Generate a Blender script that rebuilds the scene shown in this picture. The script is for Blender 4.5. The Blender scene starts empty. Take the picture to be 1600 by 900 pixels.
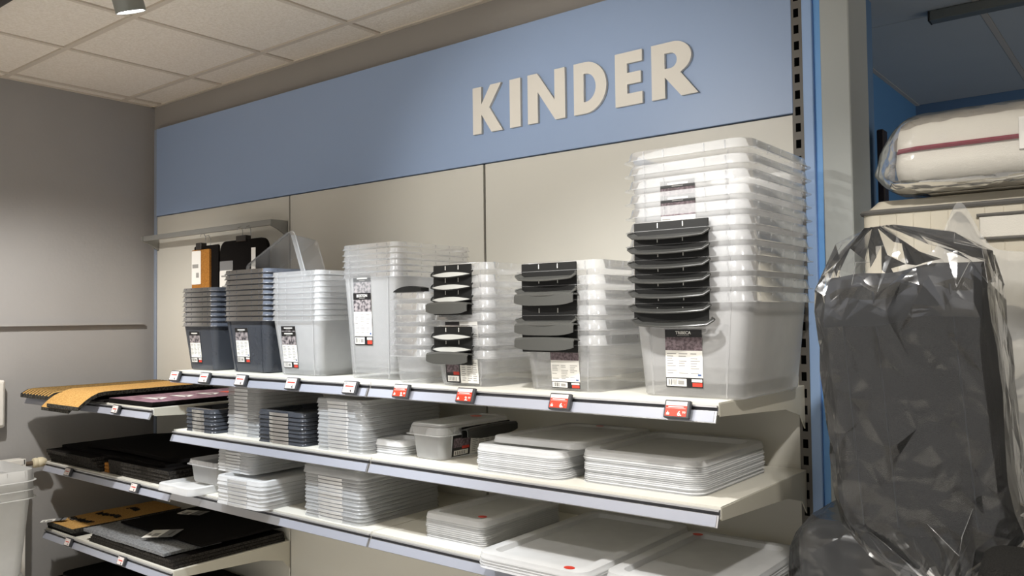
import bpy, bmesh, math, random
from mathutils import Vector, Matrix, noise

random.seed(7)
SC = bpy.context.scene
COL = SC.collection
PI = math.pi

# ------------------------------------------------------------------ camera
cam_d = bpy.data.cameras.new('camera')
cam_d.sensor_width = 36.0
cam_d.lens = 29.262
cam_d.clip_start = 0.02
cam = bpy.data.objects.new('camera', cam_d)
COL.objects.link(cam)
cr = Vector((0.78265388, 0.62234862, -0.01162293))
cu = Vector((0.03023756, -0.01936231, 0.99935519))
cf = Vector((-0.62172228, 0.78250067, 0.03397229))
cam.matrix_world = Matrix(((cr.x, cu.x, -cf.x, 4.62133), (cr.y, cu.y, -cf.y, -2.50109), (cr.z, cu.z, -cf.z, 1.6), (0, 0, 0, 1)))
SC.camera = cam

# ------------------------------------------------------------------ world, exposure
world = bpy.data.worlds.new('shop_ambient')
SC.world = world
world.use_nodes = True
wb = world.node_tree.nodes['Background']
wb.inputs['Color'].default_value = (1.0, 0.975, 0.95, 1)
wb.inputs['Strength'].default_value = 0.48
SC.view_settings.view_transform = 'Standard'
SC.view_settings.look = 'None'
SC.view_settings.gamma = 1.0
SC.view_settings.use_curve_mapping = False
SC.view_settings.exposure = 0.34
SC.cycles.transparent_max_bounces = 48
SC.cycles.max_bounces = 24
SC.cycles.diffuse_bounces = 16
SC.cycles.glossy_bounces = 6
SC.cycles.transmission_bounces = 12
SC.cycles.sample_clamp_indirect = 4.0
SC.cycles.caustics_reflective = False
SC.cycles.caustics_refractive = False

# spot lamps, the last two added for floor bounce: (lamp position, aim point, watts, colour, cone degrees, blend)
SPOTS = [
    ((2.132, -1.24, 2.551), (2.05, -0.80, 1.30), 112, (0.88, 0.94, 1.0), 78, 0.6),
    ((3.55, -1.38, 2.56), (3.32, -0.50, 1.15), 80, (0.98, 0.97, 0.95), 84, 0.8),
    ((0.98, -1.40, 2.56), (0.40, -0.65, 0.9), 105, (1.0, 0.97, 0.93), 104, 0.8),
    ((2.75, -2.30, 2.56), (2.95, 0.0, 1.72), 72, (1.0, 0.97, 0.92), 62, 0.8),
    ((4.50, -1.45, 2.56), (4.05, -0.40, 1.25), 62, (1.0, 0.96, 0.90), 74, 0.8),
    ((1.60, -3.70, 2.70), (1.60, -3.71, 0.0), 300, (1.0, 0.98, 0.95), 125, 0.6),  # added downlight, brightens the ceiling off the floor
    ((4.00, -3.90, 2.70), (4.00, -3.91, 0.0), 300, (1.0, 0.98, 0.95), 125, 0.6),  # second added downlight for the same ceiling bounce
]

# ------------------------------------------------------------------ helpers: materials
def S(*c):
    if len(c) == 1: c = (c[0],) * 3
    o = []
    for v in c:
        v /= 255.0
        o.append(v / 12.92 if v <= 0.04045 else ((v + 0.055) / 1.055) ** 2.4)
    return (o[0], o[1], o[2], 1.0)

def new_mat(name):
    m = bpy.data.materials.new(name)
    m.use_nodes = True
    nt = m.node_tree
    nt.nodes.clear()
    out = nt.nodes.new('ShaderNodeOutputMaterial')
    return m, nt, out

def solid(name, col, rough=0.6, metal=0.0, spec=0.5, var=0.0, vscale=8.0, bump=0.0, bscale=120.0, stretch=None, col2=None, vdetail=4.0):
    m, nt, out = new_mat(name)
    b = nt.nodes.new('ShaderNodeBsdfPrincipled')
    b.inputs['Base Color'].default_value = col
    b.inputs['Roughness'].default_value = rough
    b.inputs['Metallic'].default_value = metal
    b.inputs['Specular IOR Level'].default_value = spec
    nt.links.new(b.outputs[0], out.inputs[0])
    tc = nt.nodes.new('ShaderNodeTexCoord')
    src = tc.outputs['Object']
    if stretch:
        mp = nt.nodes.new('ShaderNodeMapping')
        mp.inputs['Scale'].default_value = stretch
        nt.links.new(src, mp.inputs[0]); src = mp.outputs[0]
    if var > 0 or col2:
        n = nt.nodes.new('ShaderNodeTexNoise')
        n.inputs['Scale'].default_value = vscale
        n.inputs['Detail'].default_value = vdetail
        nt.links.new(src, n.inputs['Vector'])
        mx = nt.nodes.new('ShaderNodeMix'); mx.data_type = 'RGBA'
        if col2:
            mr = nt.nodes.new('ShaderNodeMapRange')
            mr.inputs['From Min'].default_value = 0.38; mr.inputs['From Max'].default_value = 0.62
            nt.links.new(n.outputs['Fac'], mr.inputs['Value'])
            nt.links.new(mr.outputs[0], mx.inputs[0])
            mx.inputs[6].default_value = col; mx.inputs[7].default_value = col2
        else:
            nt.links.new(n.outputs['Fac'], mx.inputs[0])
            mx.inputs[6].default_value = tuple(max(0, c * (1 - var)) for c in col[:3]) + (1,)
            mx.inputs[7].default_value = tuple(min(1, c * (1 + var)) for c in col[:3]) + (1,)
        nt.links.new(mx.outputs[2], b.inputs['Base Color'])
    if bump > 0:
        n2 = nt.nodes.new('ShaderNodeTexNoise')
        n2.inputs['Scale'].default_value = bscale
        n2.inputs['Detail'].default_value = 3.0
        nt.links.new(src, n2.inputs['Vector'])
        bp = nt.nodes.new('ShaderNodeBump')
        bp.inputs['Strength'].default_value = bump
        bp.inputs['Distance'].default_value = 0.004
        nt.links.new(n2.outputs['Fac'], bp.inputs['Height'])
        nt.links.new(bp.outputs[0], b.inputs['Normal'])
    return m

def plastic(name, col, opacity, rough=0.22, gloss=0.55, transl=0.5, tint=(1, 1, 1, 1)):
    """thin moulded polypropylene: partly clear, partly milky, glossy skin"""
    m, nt, out = new_mat(name)
    tr = nt.nodes.new('ShaderNodeBsdfTransparent'); tr.inputs[0].default_value = tint
    df = nt.nodes.new('ShaderNodeBsdfDiffuse'); df.inputs[0].default_value = col
    tl = nt.nodes.new('ShaderNodeBsdfTranslucent'); tl.inputs[0].default_value = col
    m1 = nt.nodes.new('ShaderNodeMixShader'); m1.inputs[0].default_value = transl
    nt.links.new(df.outputs[0], m1.inputs[1]); nt.links.new(tl.outputs[0], m1.inputs[2])
    m2 = nt.nodes.new('ShaderNodeMixShader')
    n = nt.nodes.new('ShaderNodeTexNoise'); n.inputs['Scale'].default_value = 14.0
    tc = nt.nodes.new('ShaderNodeTexCoord'); nt.links.new(tc.outputs['Object'], n.inputs['Vector'])
    mr = nt.nodes.new('ShaderNodeMapRange')
    mr.inputs['To Min'].default_value = opacity * 0.9; mr.inputs['To Max'].default_value = min(1.0, opacity * 1.1)
    nt.links.new(n.outputs['Fac'], mr.inputs['Value']); nt.links.new(mr.outputs[0], m2.inputs[0])
    nt.links.new(tr.outputs[0], m2.inputs[1]); nt.links.new(m1.outputs[0], m2.inputs[2])
    gl = nt.nodes.new('ShaderNodeBsdfGlossy'); gl.inputs['Roughness'].default_value = rough
    fr = nt.nodes.new('ShaderNodeFresnel'); fr.inputs['IOR'].default_value = 1.45
    ml = nt.nodes.new('ShaderNodeMath'); ml.operation = 'MULTIPLY'; ml.inputs[1].default_value = gloss
    nt.links.new(fr.outputs[0], ml.inputs[0])
    m3 = nt.nodes.new('ShaderNodeMixShader')
    nt.links.new(ml.outputs[0], m3.inputs[0])
    nt.links.new(m2.outputs[0], m3.inputs[1]); nt.links.new(gl.outputs[0], m3.inputs[2])
    nt.links.new(m3.outputs[0], out.inputs[0])
    return m

def emit(name, col, strength):
    m, nt, out = new_mat(name)
    e = nt.nodes.new('ShaderNodeEmission')
    e.inputs[0].default_value = col; e.inputs[1].default_value = strength
    nt.links.new(e.outputs[0], out.inputs[0])
    return m

def stripes(name, c1, c2, scale, axis='X', rough=0.9, sharp=0.5, bump=0.6):
    m, nt, out = new_mat(name)
    b = nt.nodes.new('ShaderNodeBsdfPrincipled'); b.inputs['Roughness'].default_value = rough
    b.inputs['Specular IOR Level'].default_value = 0.15
    w = nt.nodes.new('ShaderNodeTexWave'); w.bands_direction = axis; w.inputs['Scale'].default_value = scale
    w.inputs['Distortion'].default_value = 0.6; w.inputs['Detail Scale'].default_value = 20
    tc = nt.nodes.new('ShaderNodeTexCoord'); nt.links.new(tc.outputs['Object'], w.inputs['Vector'])
    r = nt.nodes.new('ShaderNodeValToRGB')
    r.color_ramp.elements[0].position = max(0, sharp - 0.15); r.color_ramp.elements[0].color = c1
    r.color_ramp.elements[1].position = min(1, sharp + 0.15); r.color_ramp.elements[1].color = c2
    nt.links.new(w.outputs['Fac'], r.inputs[0]); nt.links.new(r.outputs[0], b.inputs['Base Color'])
    n2 = nt.nodes.new('ShaderNodeTexNoise'); n2.inputs['Scale'].default_value = 300
    nt.links.new(tc.outputs['Object'], n2.inputs['Vector'])
    bp = nt.nodes.new('ShaderNodeBump'); bp.inputs['Strength'].default_value = bump; bp.inputs['Distance'].default_value = 0.003
    nt.links.new(n2.outputs['Fac'], bp.inputs['Height']); nt.links.new(bp.outputs[0], b.inputs['Normal'])
    nt.links.new(b.outputs[0], out.inputs[0])
    return m

M = {}
M['wall'] = solid('grey_plaster', S(158, 156, 154), 0.9, var=0.06, vscale=3, bump=0.15, bscale=60)
M['wall_top'] = solid('taupe_plaster', S(152, 147, 141), 0.9, var=0.05, vscale=3, bump=0.1, bscale=60)
M['pillar'] = solid('grey_paint', S(172, 176, 174), 0.7, var=0.03, vscale=4, bump=0.05)
M['blue_wall'] = solid('blue_wall_paint', S(100, 152, 200), 0.75, var=0.04, vscale=2)
M['slate_wall'] = solid('slate_blue_paint', S(110, 140, 172), 0.75, var=0.04, vscale=2)
M['tile'] = solid('mineral_fibre_tile', S(236, 229, 219), 0.95, spec=0.1, bump=0.9, bscale=70, col2=S(227, 219, 207), vscale=90)
M['board'] = solid('grey_ceiling_board', S(196, 198, 196), 0.9, spec=0.1, var=0.04, vscale=3, bump=0.2, bscale=60)
M['tbar'] = solid('ceiling_bar_paint', S(206, 196, 182), 0.6)
M['floor'] = solid('grey_vinyl_floor', S(206, 202, 195), 0.5, var=0.1, vscale=5)
M['cream'] = solid('cream_panel', S(206, 203, 193), 0.42, spec=0.45, var=0.02, vscale=3)
M['blue_panel'] = solid('blue_header_board', S(150, 170, 202), 0.40, spec=0.45, var=0.02, vscale=2)
M['letter'] = solid('white_foam_letter', S(226, 221, 211), 0.7)
M['letter_edge'] = M['letter']
M['steel'] = solid('grey_steel', S(150, 150, 146), 0.45, metal=0.3)
M['slot'] = solid('slot_void', S(8, 8, 8), 1.0, spec=0.0)
M['post_blue'] = solid('pale_blue_post', S(150, 178, 218), 0.5)
M['post_grey'] = solid('grey_blue_post', S(140, 150, 166), 0.5)
M['post_blue2'] = solid('bright_blue_strip', S(110, 165, 222), 0.5)
M['shelf'] = solid('shelf_enamel', S(222, 219, 208), 0.45, var=0.015, vscale=4)
M['bracket'] = solid('bracket_enamel', S(196, 192, 178), 0.5)
M['alu'] = solid('aluminium_rail', S(196, 196, 198), 0.3, metal=0.75)
M['insert'] = solid('rail_insert', S(156, 159, 170), 0.32, spec=0.6, stretch=(0.3, 8, 60), var=0.03, vscale=10)
M['groove'] = solid('groove_shade_paint', S(64, 64, 70), 0.5)  # groove shade put into the colour of an added strip
M['upright_steel'] = solid('dull_upright_steel', S(100, 96, 90), 0.55, metal=0.2)
M['black_poly'] = solid('black_sheeting', S(18, 18, 18), 0.38, spec=0.5, var=0.2, vscale=20, bump=0.6, bscale=14)
M['bare'] = solid('bare_rail', S(150, 138, 130), 0.45, metal=0.3)
M['clear'] = plastic('clear_polypropylene', S(250, 251, 252), 0.19, 0.16, 0.40, 0.38)
M['clear2'] = plastic('frosted_polypropylene', S(248, 249, 250), 0.36, 0.2, 0.5, 0.33)
M['milky'] = plastic('milky_polypropylene', S(246, 247, 248), 0.72, 0.25, 0.5, 0.30)
M['clear_h'] = plastic('clear_box_polypropylene', S(252, 252, 252), 0.30, 0.16, 0.40, 0.5)
M['rimclear'] = plastic('clear_rim_polypropylene', S(250, 251, 252), 0.25, 0.16, 0.6, 0.38)
M['lidclear'] = plastic('frosted_lid_polypropylene', S(246, 248, 250), 0.42, 0.2, 0.6, 0.35)
M['tub'] = plastic('white_tub_plastic', S(238, 238, 236), 0.80, 0.35, 0.5, 0.3)
M['smoke'] = plastic('smoke_grey_polypropylene', S(86, 90, 98), 0.70, 0.16, 1.0, 0.25, (0.6, 0.62, 0.66, 1))
M['smoke_rim'] = plastic('smoke_grey_rim', S(120, 126, 138), 0.78, 0.16, 1.0, 0.25, (0.6, 0.62, 0.66, 1))
M['handle'] = solid('charcoal_plastic', S(20, 20, 19), 0.5, spec=0.35)
M['handle_lt'] = solid('charcoal_flap_plastic', S(58, 58, 56), 0.30, spec=0.6)
M['flap_mid'] = solid('grey_flap_plastic', S(72, 72, 69), 0.32, spec=0.6)
M['pale_fill'] = solid('pale_see_through_fill', S(172, 172, 167), 0.4)  # added pale fill, stands in for white plastic seen through the ring
M['white'] = solid('white_print', S(232, 230, 224), 0.5)
M['ink'] = solid('black_print', S(22, 21, 22), 0.45)
M['greyink'] = solid('grey_text_print', S(150, 148, 144), 0.6)
M['photo'] = solid('brown_photo_print', S(84, 70, 74), 0.5, col2=S(128, 112, 118), vscale=130, vdetail=1)
M['photo2'] = solid('grey_photo_print', S(62, 58, 62), 0.5, col2=S(160, 152, 152), vscale=75, vdetail=1)
M['red'] = solid('red_print', S(205, 60, 44), 0.45)
M['tagred'] = solid('red_price_screen', S(200, 58, 34), 0.4)
M['tagframe'] = solid('grey_tag_frame', S(60, 61, 64), 0.4)
M['tagwhite'] = solid('white_price_screen', S(226, 216, 212), 0.4)
M['bluedot'] = solid('blue_print', S(60, 90, 140), 0.5)
M['coir'] = solid('coir_fibre', S(212, 170, 106), 0.95, spec=0.1, col2=S(186, 142, 80), vscale=160, bump=1.0, bscale=260)
M['coir_dk'] = solid('dark_coir_fibre', S(176, 122, 58), 0.95, spec=0.1, col2=S(150, 100, 46), vscale=160, bump=1.0, bscale=260)
M['rib'] = stripes('ribbed_coir', S(56, 44, 28), S(176, 142, 86), 8.83, 'X', sharp=.5)
M['rubber'] = solid('black_rubber_fleck', S(44, 43, 40), 0.95, spec=0.1, col2=S(84, 82, 76), vscale=120, bump=0.8, bscale=200)
M['black_mat'] = solid('black_mat_pile', S(24, 22, 21), 0.95, spec=0.05, var=0.2, vscale=90, bump=0.5, bscale=250)
M['black_edge'] = solid('flecked_mat_edge', S(40, 38, 36), 0.95, spec=0.05, col2=S(64, 61, 57), vscale=140, bump=0.6, bscale=220)
M['felt'] = solid('grey_needle_felt', S(104, 105, 106), 0.95, spec=0.05, col2=S(136, 137, 138), vscale=110, bump=0.6, bscale=220)
M['purple'] = solid('mauve_print_pile', S(150, 122, 130), 0.95, spec=0.05, col2=S(112, 86, 96), vscale=24, bump=0.5, bscale=260)
M['card'] = solid('grey_card', S(120, 120, 120), 0.6)
M['radiator'] = solid('radiator_enamel', S(226, 222, 214), 0.35)
M['valve'] = solid('ivory_valve', S(226, 214, 184), 0.45)
M['pipe'] = solid('brown_pipe', S(96, 82, 68), 0.5)
M['lamp'] = solid('grey_lamp_body', S(128, 130, 124), 0.4, metal=0.2)
M['track'] = solid('black_track', S(40, 36, 32), 0.4)
M['glow'] = emit('lamp_glow', (0.95, 0.97, 1.0, 1), 14)
M['mattress'] = solid('cream_knit', S(214, 207, 190), 0.9, spec=0.1, var=0.03, vscale=4, bump=0.25, bscale=500)
M['mattress2'] = solid('white_knit', S(226, 222, 212), 0.9, spec=0.1, var=0.03, vscale=4, bump=0.25, bscale=300)
M['piping'] = solid('grey_piping', S(104, 102, 98), 0.8)
M['burgundy'] = solid('burgundy_piping', S(128, 44, 60), 0.8)
M['dark_fabric'] = solid('black_woven_fabric', S(28, 28, 27), 0.85, spec=0.15, col2=S(46, 45, 43), vscale=420, bump=0.6, bscale=600)
M['dark_fold'] = solid('slate_fabric', S(48, 50, 55), 0.8, spec=0.2, var=0.15, vscale=10)
M['brown_post'] = solid('dark_brown_post', S(44, 34, 36), 0.5)

def film_mat(name, haze, col=S(225, 226, 226), gloss=1.6, rough=0.06):
    m, nt, out = new_mat(name)
    tr = nt.nodes.new('ShaderNodeBsdfTransparent')
    df = nt.nodes.new('ShaderNodeBsdfDiffuse'); df.inputs[0].default_value = col
    m2 = nt.nodes.new('ShaderNodeMixShader'); m2.inputs[0].default_value = haze
    nt.links.new(tr.outputs[0], m2.inputs[1]); nt.links.new(df.outputs[0], m2.inputs[2])
    gl = nt.nodes.new('ShaderNodeBsdfGlossy'); gl.inputs['Roughness'].default_value = rough
    fr = nt.nodes.new('ShaderNodeFresnel'); fr.inputs['IOR'].default_value = 1.5
    ml = nt.nodes.new('ShaderNodeMath'); ml.operation = 'MULTIPLY'; ml.inputs[1].default_value = gloss; ml.use_clamp = True
    nt.links.new(fr.outputs[0], ml.inputs[0])
    tc = nt.nodes.new('ShaderNodeTexCoord')
    vz = nt.nodes.new('ShaderNodeTexVoronoi'); vz.inputs['Scale'].default_value = 22.0
    nz_ = nt.nodes.new('ShaderNodeTexNoise'); nz_.inputs['Scale'].default_value = 6.0
    mxv = nt.nodes.new('ShaderNodeMix'); mxv.data_type = 'VECTOR'; mxv.inputs[0].default_value = 0.25
    nt.links.new(tc.outputs['Object'], nz_.inputs['Vector']); nt.links.new(tc.outputs['Object'], mxv.inputs[4]); nt.links.new(nz_.outputs['Color'], mxv.inputs[5])
    nt.links.new(mxv.outputs[1], vz.inputs['Vector'])
    bp = nt.nodes.new('ShaderNodeBump'); bp.inputs['Strength'].default_value = 0.5; bp.inputs['Distance'].default_value = 0.006
    nt.links.new(vz.outputs['Distance'], bp.inputs['Height']); nt.links.new(bp.outputs[0], gl.inputs['Normal'])
    m3 = nt.nodes.new('ShaderNodeMixShader')
    nt.links.new(ml.outputs[0], m3.inputs[0])
    nt.links.new(m2.outputs[0], m3.inputs[1]); nt.links.new(gl.outputs[0], m3.inputs[2])
    nt.links.new(m3.outputs[0], out.inputs[0])
    return m
M['film'] = film_mat('clear_polythene_film', 0.03, gloss=1.3, rough=0.14)
M['fold_highlight'] = film_mat('doubled_fold_highlight', 0.22, gloss=1.2, rough=0.12)  # pale haze painted as highlight lines along the film folds
M['film_haze'] = film_mat('hazy_polythene_film', 0.34, gloss=0.8, rough=0.12)

# ------------------------------------------------------------------ helpers: geometry
class MB:
    def __init__(s): s.v = []; s.f = []; s.m = []
    def add(s, vs, fs, mi=0):
        o = len(s.v); s.v += [tuple(p) for p in vs]
        for f in fs: s.f.append(tuple(i + o for i in f)); s.m.append(mi)
        return s
    def box(s, x0, x1, y0, y1, z0, z1, mi=0):
        return s.add([(x0, y0, z0), (x1, y0, z0), (x1, y1, z0), (x0, y1, z0), (x0, y0, z1), (x1, y0, z1), (x1, y1, z1), (x0, y1, z1)],
                     [(0, 3, 2, 1), (4, 5, 6, 7), (0, 1, 5, 4), (1, 2, 6, 5), (2, 3, 7, 6), (3, 0, 4, 7)], mi)
    def bbox(s, x0, x1, y0, y1, z0, z1, b=0.004, mi=0):
        """box with bevelled edges, by loft of chamfered rings"""
        def ring(i, z): return [(x0 + i, y0 + b, z), (x0 + b, y0 + i, z), (x1 - b, y0 + i, z), (x1 - i, y0 + b, z), (x1 - i, y1 - b, z), (x1 - b, y1 - i, z), (x0 + b, y1 - i, z), (x0 + i, y1 - b, z)]
        return s.loft([ring(b, z0), ring(0, z0 + b), ring(0, z1 - b), ring(b, z1)], True, True, mi)
    def loft(s, rings, cap0=False, cap1=False, mi=0, closed=True):
        n = len(rings[0]); vs = [p for r in rings for p in r]; fs = []
        for k in range(len(rings) - 1):
            for i in range(n if closed else n - 1):
                j = (i + 1) % n
                fs.append((k * n + i, k * n + j, (k + 1) * n + j, (k + 1) * n + i))
        if cap0: fs.append(tuple(range(n - 1, -1, -1)))
        if cap1: fs.append(tuple((len(rings) - 1) * n + i for i in range(n)))
        return s.add(vs, fs, mi)
    def prism(s, prof, axis, a, b, mi=0):
        """closed 2-D profile extruded along axis from a to b; prof coords are the other two axes in order"""
        def P(p, t):
            if axis == 'x': return (t, p[0], p[1])
            if axis == 'y': return (p[0], t, p[1])
            return (p[0], p[1], t)
        return s.loft([[P(p, a) for p in prof], [P(p, b) for p in prof]], True, True, mi)
    def tube(s, pts, r, n=10, mi=0, caps=True):
        pts = [Vector(p) for p in pts]; rings = []
        rr = r if isinstance(r, (list, tuple)) else [r] * len(pts)
        for i, p in enumerate(pts):
            t = (pts[min(i + 1, len(pts) - 1)] - pts[max(i - 1, 0)]).normalized()
            a = t.cross(Vector((0, 0, 1)))
            if a.length < 1e-3: a = t.cross(Vector((1, 0, 0)))
            a.normalize(); b = t.cross(a)
            rings.append([tuple(p + (a * math.cos(2 * PI * k / n) + b * math.sin(2 * PI * k / n)) * rr[i]) for k in range(n)])
        return s.loft(rings, caps, caps, mi)
    def grid(s, fn, nu, nv, mi=0):
        vs = [fn(i / nu, j / nv) for j in range(nv + 1) for i in range(nu + 1)]
        fs = [(j * (nu + 1) + i, j * (nu + 1) + i + 1, (j + 1) * (nu + 1) + i + 1, (j + 1) * (nu + 1) + i) for j in range(nv) for i in range(nu)]
        return s.add(vs, fs, mi)
    def mesh(s, name, smooth=None):
        me = bpy.data.meshes.new(name)
        me.from_pydata(s.v, [], s.f)
        me.polygons.foreach_set('material_index', s.m)
        if smooth is not None:
            me.polygons.foreach_set('use_smooth', [True] * len(s.f))
            me.set_sharp_from_angle(angle=math.radians(smooth))
        me.update()
        return me

def obj(name, mb, mats, parent=None, smooth=None, loc=None, rot=None):
    me = mb if isinstance(mb, bpy.types.Mesh) else mb.mesh(name, smooth)
    if not isinstance(mats, (list, tuple)): mats = [mats]
    if len(me.materials) == 0:
        for m in mats: me.materials.append(M[m] if isinstance(m, str) else m)
    o = bpy.data.objects.new(name, me)
    COL.objects.link(o)
    if parent: o.parent = parent
    if loc: o.location = loc
    if rot: o.rotation_euler = rot
    return o
def empty(name, loc=(0, 0, 0), rz=0.0, rot=None):
    o = bpy.data.objects.new(name, None); COL.objects.link(o)
    o.empty_display_size = 0.05
    o.location = loc; o.rotation_euler = rot if rot else (0, 0, rz)
    return o
def tag(o, label, cat, group=None):
    o['label'] = label; o['category'] = cat
    if group: o['group'] = group
    return o
def struct(o, label=None, cat=None):
    o['kind'] = 'structure'
    if label: o['label'] = label
    if cat: o['category'] = cat
    return o
def copy_tree(o, parent=None):
    c = o.copy(); COL.objects.link(c); c.parent = parent
    for ch in o.children: copy_tree(ch, c)
    return c
def rrect(w, d, z, r, n=6, cx=0.0, cy=0.0):
    r = min(r, w / 2 - 1e-4, d / 2 - 1e-4); pts = []
    for (sx, sy, a0) in ((1, -1, -90), (1, 1, 0), (-1, 1, 90), (-1, -1, 180)):
        for k in range(n + 1):
            a = math.radians(a0 + 90 * k / n)
            pts.append((cx + sx * (w / 2 - r) + r * math.cos(a), cy + sy * (d / 2 - r) + r * math.sin(a), z))
    return pts
ORD = ['lowest', 'second', 'third', 'fourth', 'fifth', 'sixth', 'seventh', 'eighth', 'ninth', 'tenth', 'eleventh', 'twelfth', 'thirteenth', 'fourteenth', 'fifteenth', 'sixteenth']
def nth(i, n):
    if i == 0: return 'lowest'
    if i == n - 1: return 'topmost'
    return ORD[i] + ' from bottom'
_txt = {}
def text_mesh(s, size, bold=0.0):
    k = (s, size, bold)
    if k not in _txt:
        cu_ = bpy.data.curves.new('lettering', 'FONT'); cu_.body = s; cu_.size = size; cu_.offset = bold
        cu_.align_x = 'CENTER'; cu_.align_y = 'CENTER'; cu_.extrude = 0.0002
        to = bpy.data.objects.new('lettering', cu_)
        COL.objects.link(to); bpy.context.view_layer.update()
        dg = bpy.context.evaluated_depsgraph_get()
        _txt[k] = bpy.data.meshes.new_from_object(to.evaluated_get(dg))
        bpy.data.objects.remove(to)
    return _txt[k]
def lettering(s, size, mat, parent, loc, rot=(PI / 2, 0, 0), bold=0.0, name='lettering'):
    me = text_mesh(s, size, bold).copy()
    me.materials.clear()
    return obj(name, me, mat, parent, loc=loc, rot=rot)

# ------------------------------------------------------------------ the room
WX, WY, CZ = -0.10, 0.036, 2.867
o = obj('floor', MB().box(WX, 6.5, -5.0, 3.1, -0.05, 0.0), 'floor'); struct(o, 'grey vinyl shop floor', 'floor')
o = obj('wall_left', MB().box(WX - 0.1, WX, -5.0, WY + 0.1, 0, CZ + 0.05), 'wall'); struct(o, 'grey plastered wall on the left side', 'wall')
ledge = obj('ledge', MB().box(WX, WX + 0.030, -1.6, -0.045, 1.578, 1.592), 'wall', o)
o = obj('wall_back', MB().box(WX, 3.80, WY, WY + 0.14, 0, CZ), 'wall_top'); struct(o, 'taupe wall showing above the blue header board', 'wall')
o = obj('trim_1', MB().bbox(3.822, 3.905, -0.012, 0.176, 0, CZ + 0.03, 0.003), 'pillar'); struct(o, 'grey painted pillar at the end of the shelving', 'pillar')
# side wall and far wall of the bay behind
o = obj('wall_right', MB().box(3.313, 3.413, WY + 0.14, 3.14, 0, CZ + 0.05), 'blue_wall'); struct(o, 'bright blue side wall behind the pillar', 'wall')
o = obj('wall_far', MB().box(3.413, 6.5, 3.04, 3.14, 0, CZ + 0.05), 'slate_wall'); struct(o, 'slate blue wall at the far end of the bay', 'wall')
o = obj('wall_light_block', MB().box(6.5, 6.6, -5.0, 0.3, 0, CZ + 0.05), 'wall'); struct(o, 'grey wall added beyond the right edge to limit ambient light', 'wall')  # unseen wall, added and cut short to shape the ambient light
struct(obj('trim_2', MB().box(3.60, 3.688, 0.96, 1.06, 0, CZ), 'slate_wall'), 'slim slate blue upright behind the pillar', 'post')
# ceiling: slab, grid bars and tiles
ceil = obj('ceiling', MB().box(WX - 0.1, 6.5, -5.0, 3.2, CZ + 0.03, CZ + 0.08), 'tbar'); struct(ceil, 'suspended ceiling of fissured mineral fibre tiles', 'ceiling')
GX, GY, T = 0.002, -0.162, 0.625
xs = [GX + i * T for i in range(0, 11)]; ys = [GY + j * T for j in range(-7, 2)]
barx = MB().box(-0.012, 0.012, -5.0, ys[-1], CZ - 0.001, CZ + 0.028).mesh('grid_bar')
bary = MB().box(WX, 6.5, -0.012, 0.012, CZ - 0.0015, CZ + 0.0275).mesh('grid_bar')
for x in xs: obj('grid_bar', barx, 'tbar', ceil, loc=(x, 0, 0))
for y in ys: obj('grid_bar', bary, 'tbar', ceil, loc=(0, y, 0))
tile_me = MB().bbox(-0.3, 0.3, -0.3, 0.3, 0.004, 0.022, 0.004).mesh('ceiling_tile')
for x in xs[:-1]:
    for y in ys[:-1]:
        obj('ceiling_tile', tile_me, 'tile', ceil, loc=(x + T / 2 + random.uniform(-.002, .002), y + T / 2, CZ + random.uniform(-0.0006, 0.0006)))
edge_w = MB().box(WX + 0.004, GX - 0.013, -0.299, 0.299, 0.004, 0.022).mesh('edge_tile')
for y in ys[:-1]: obj('edge_tile', edge_w, 'tile', ceil, loc=(0, y + T / 2, CZ))
for bx0, bx1 in ((3.418, 4.012), (4.036, 4.660), (4.684, 5.308), (5.332, 5.956)):
    for by0, by1 in ((.480, 1.385), (1.389, 3.036)):
        obj('ceiling_board', MB().bbox(bx0, bx1, by0, by1, CZ + .001, CZ + .020, .003), 'board', ceil)
for bx in (4.024, 4.672, 5.320): obj('grid_bar', MB().box(bx - .012, bx + .012, ys[-1], 3.04, CZ - .001, CZ + .028), 'tbar', ceil)
# perimeter angle
obj('wall_angle', MB().box(WX, WX + 0.018, -5.0, WY, CZ - 0.002, CZ + 0.02).box(WX, 3.82, WY - 0.02, WY, CZ - 0.002, CZ + 0.02), 'tbar', ceil)
obj('wall_angle', MB().box(3.413, 3.435, 0.2, 3.04, CZ - 0.002, CZ + 0.02), 'tbar', ceil)

# far upright and gondola header in the bay behind
o = obj('display_upright', MB().bbox(3.716, 3.742, 0.98, 1.04, 0, 2.325, 0.004), 'brown_post'); tag(o, 'slim dark brown upright behind the rolled white mattress', 'post')
lr = empty('ceiling_rail', (4.16, 1.35, CZ - 0.03)); tag(lr, 'short grey rail fixed under the ceiling at the upper right', 'rail')
obj('rail_body', MB().bbox(-0.31, 0.5, -0.03, 0.03, -0.012, 0.03, 0.003), 'lamp', lr); obj('end_cap', MB().bbox(-0.316, -0.31, -0.031, 0.031, -0.013, 0.03, 0.001), 'track', lr)

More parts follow.
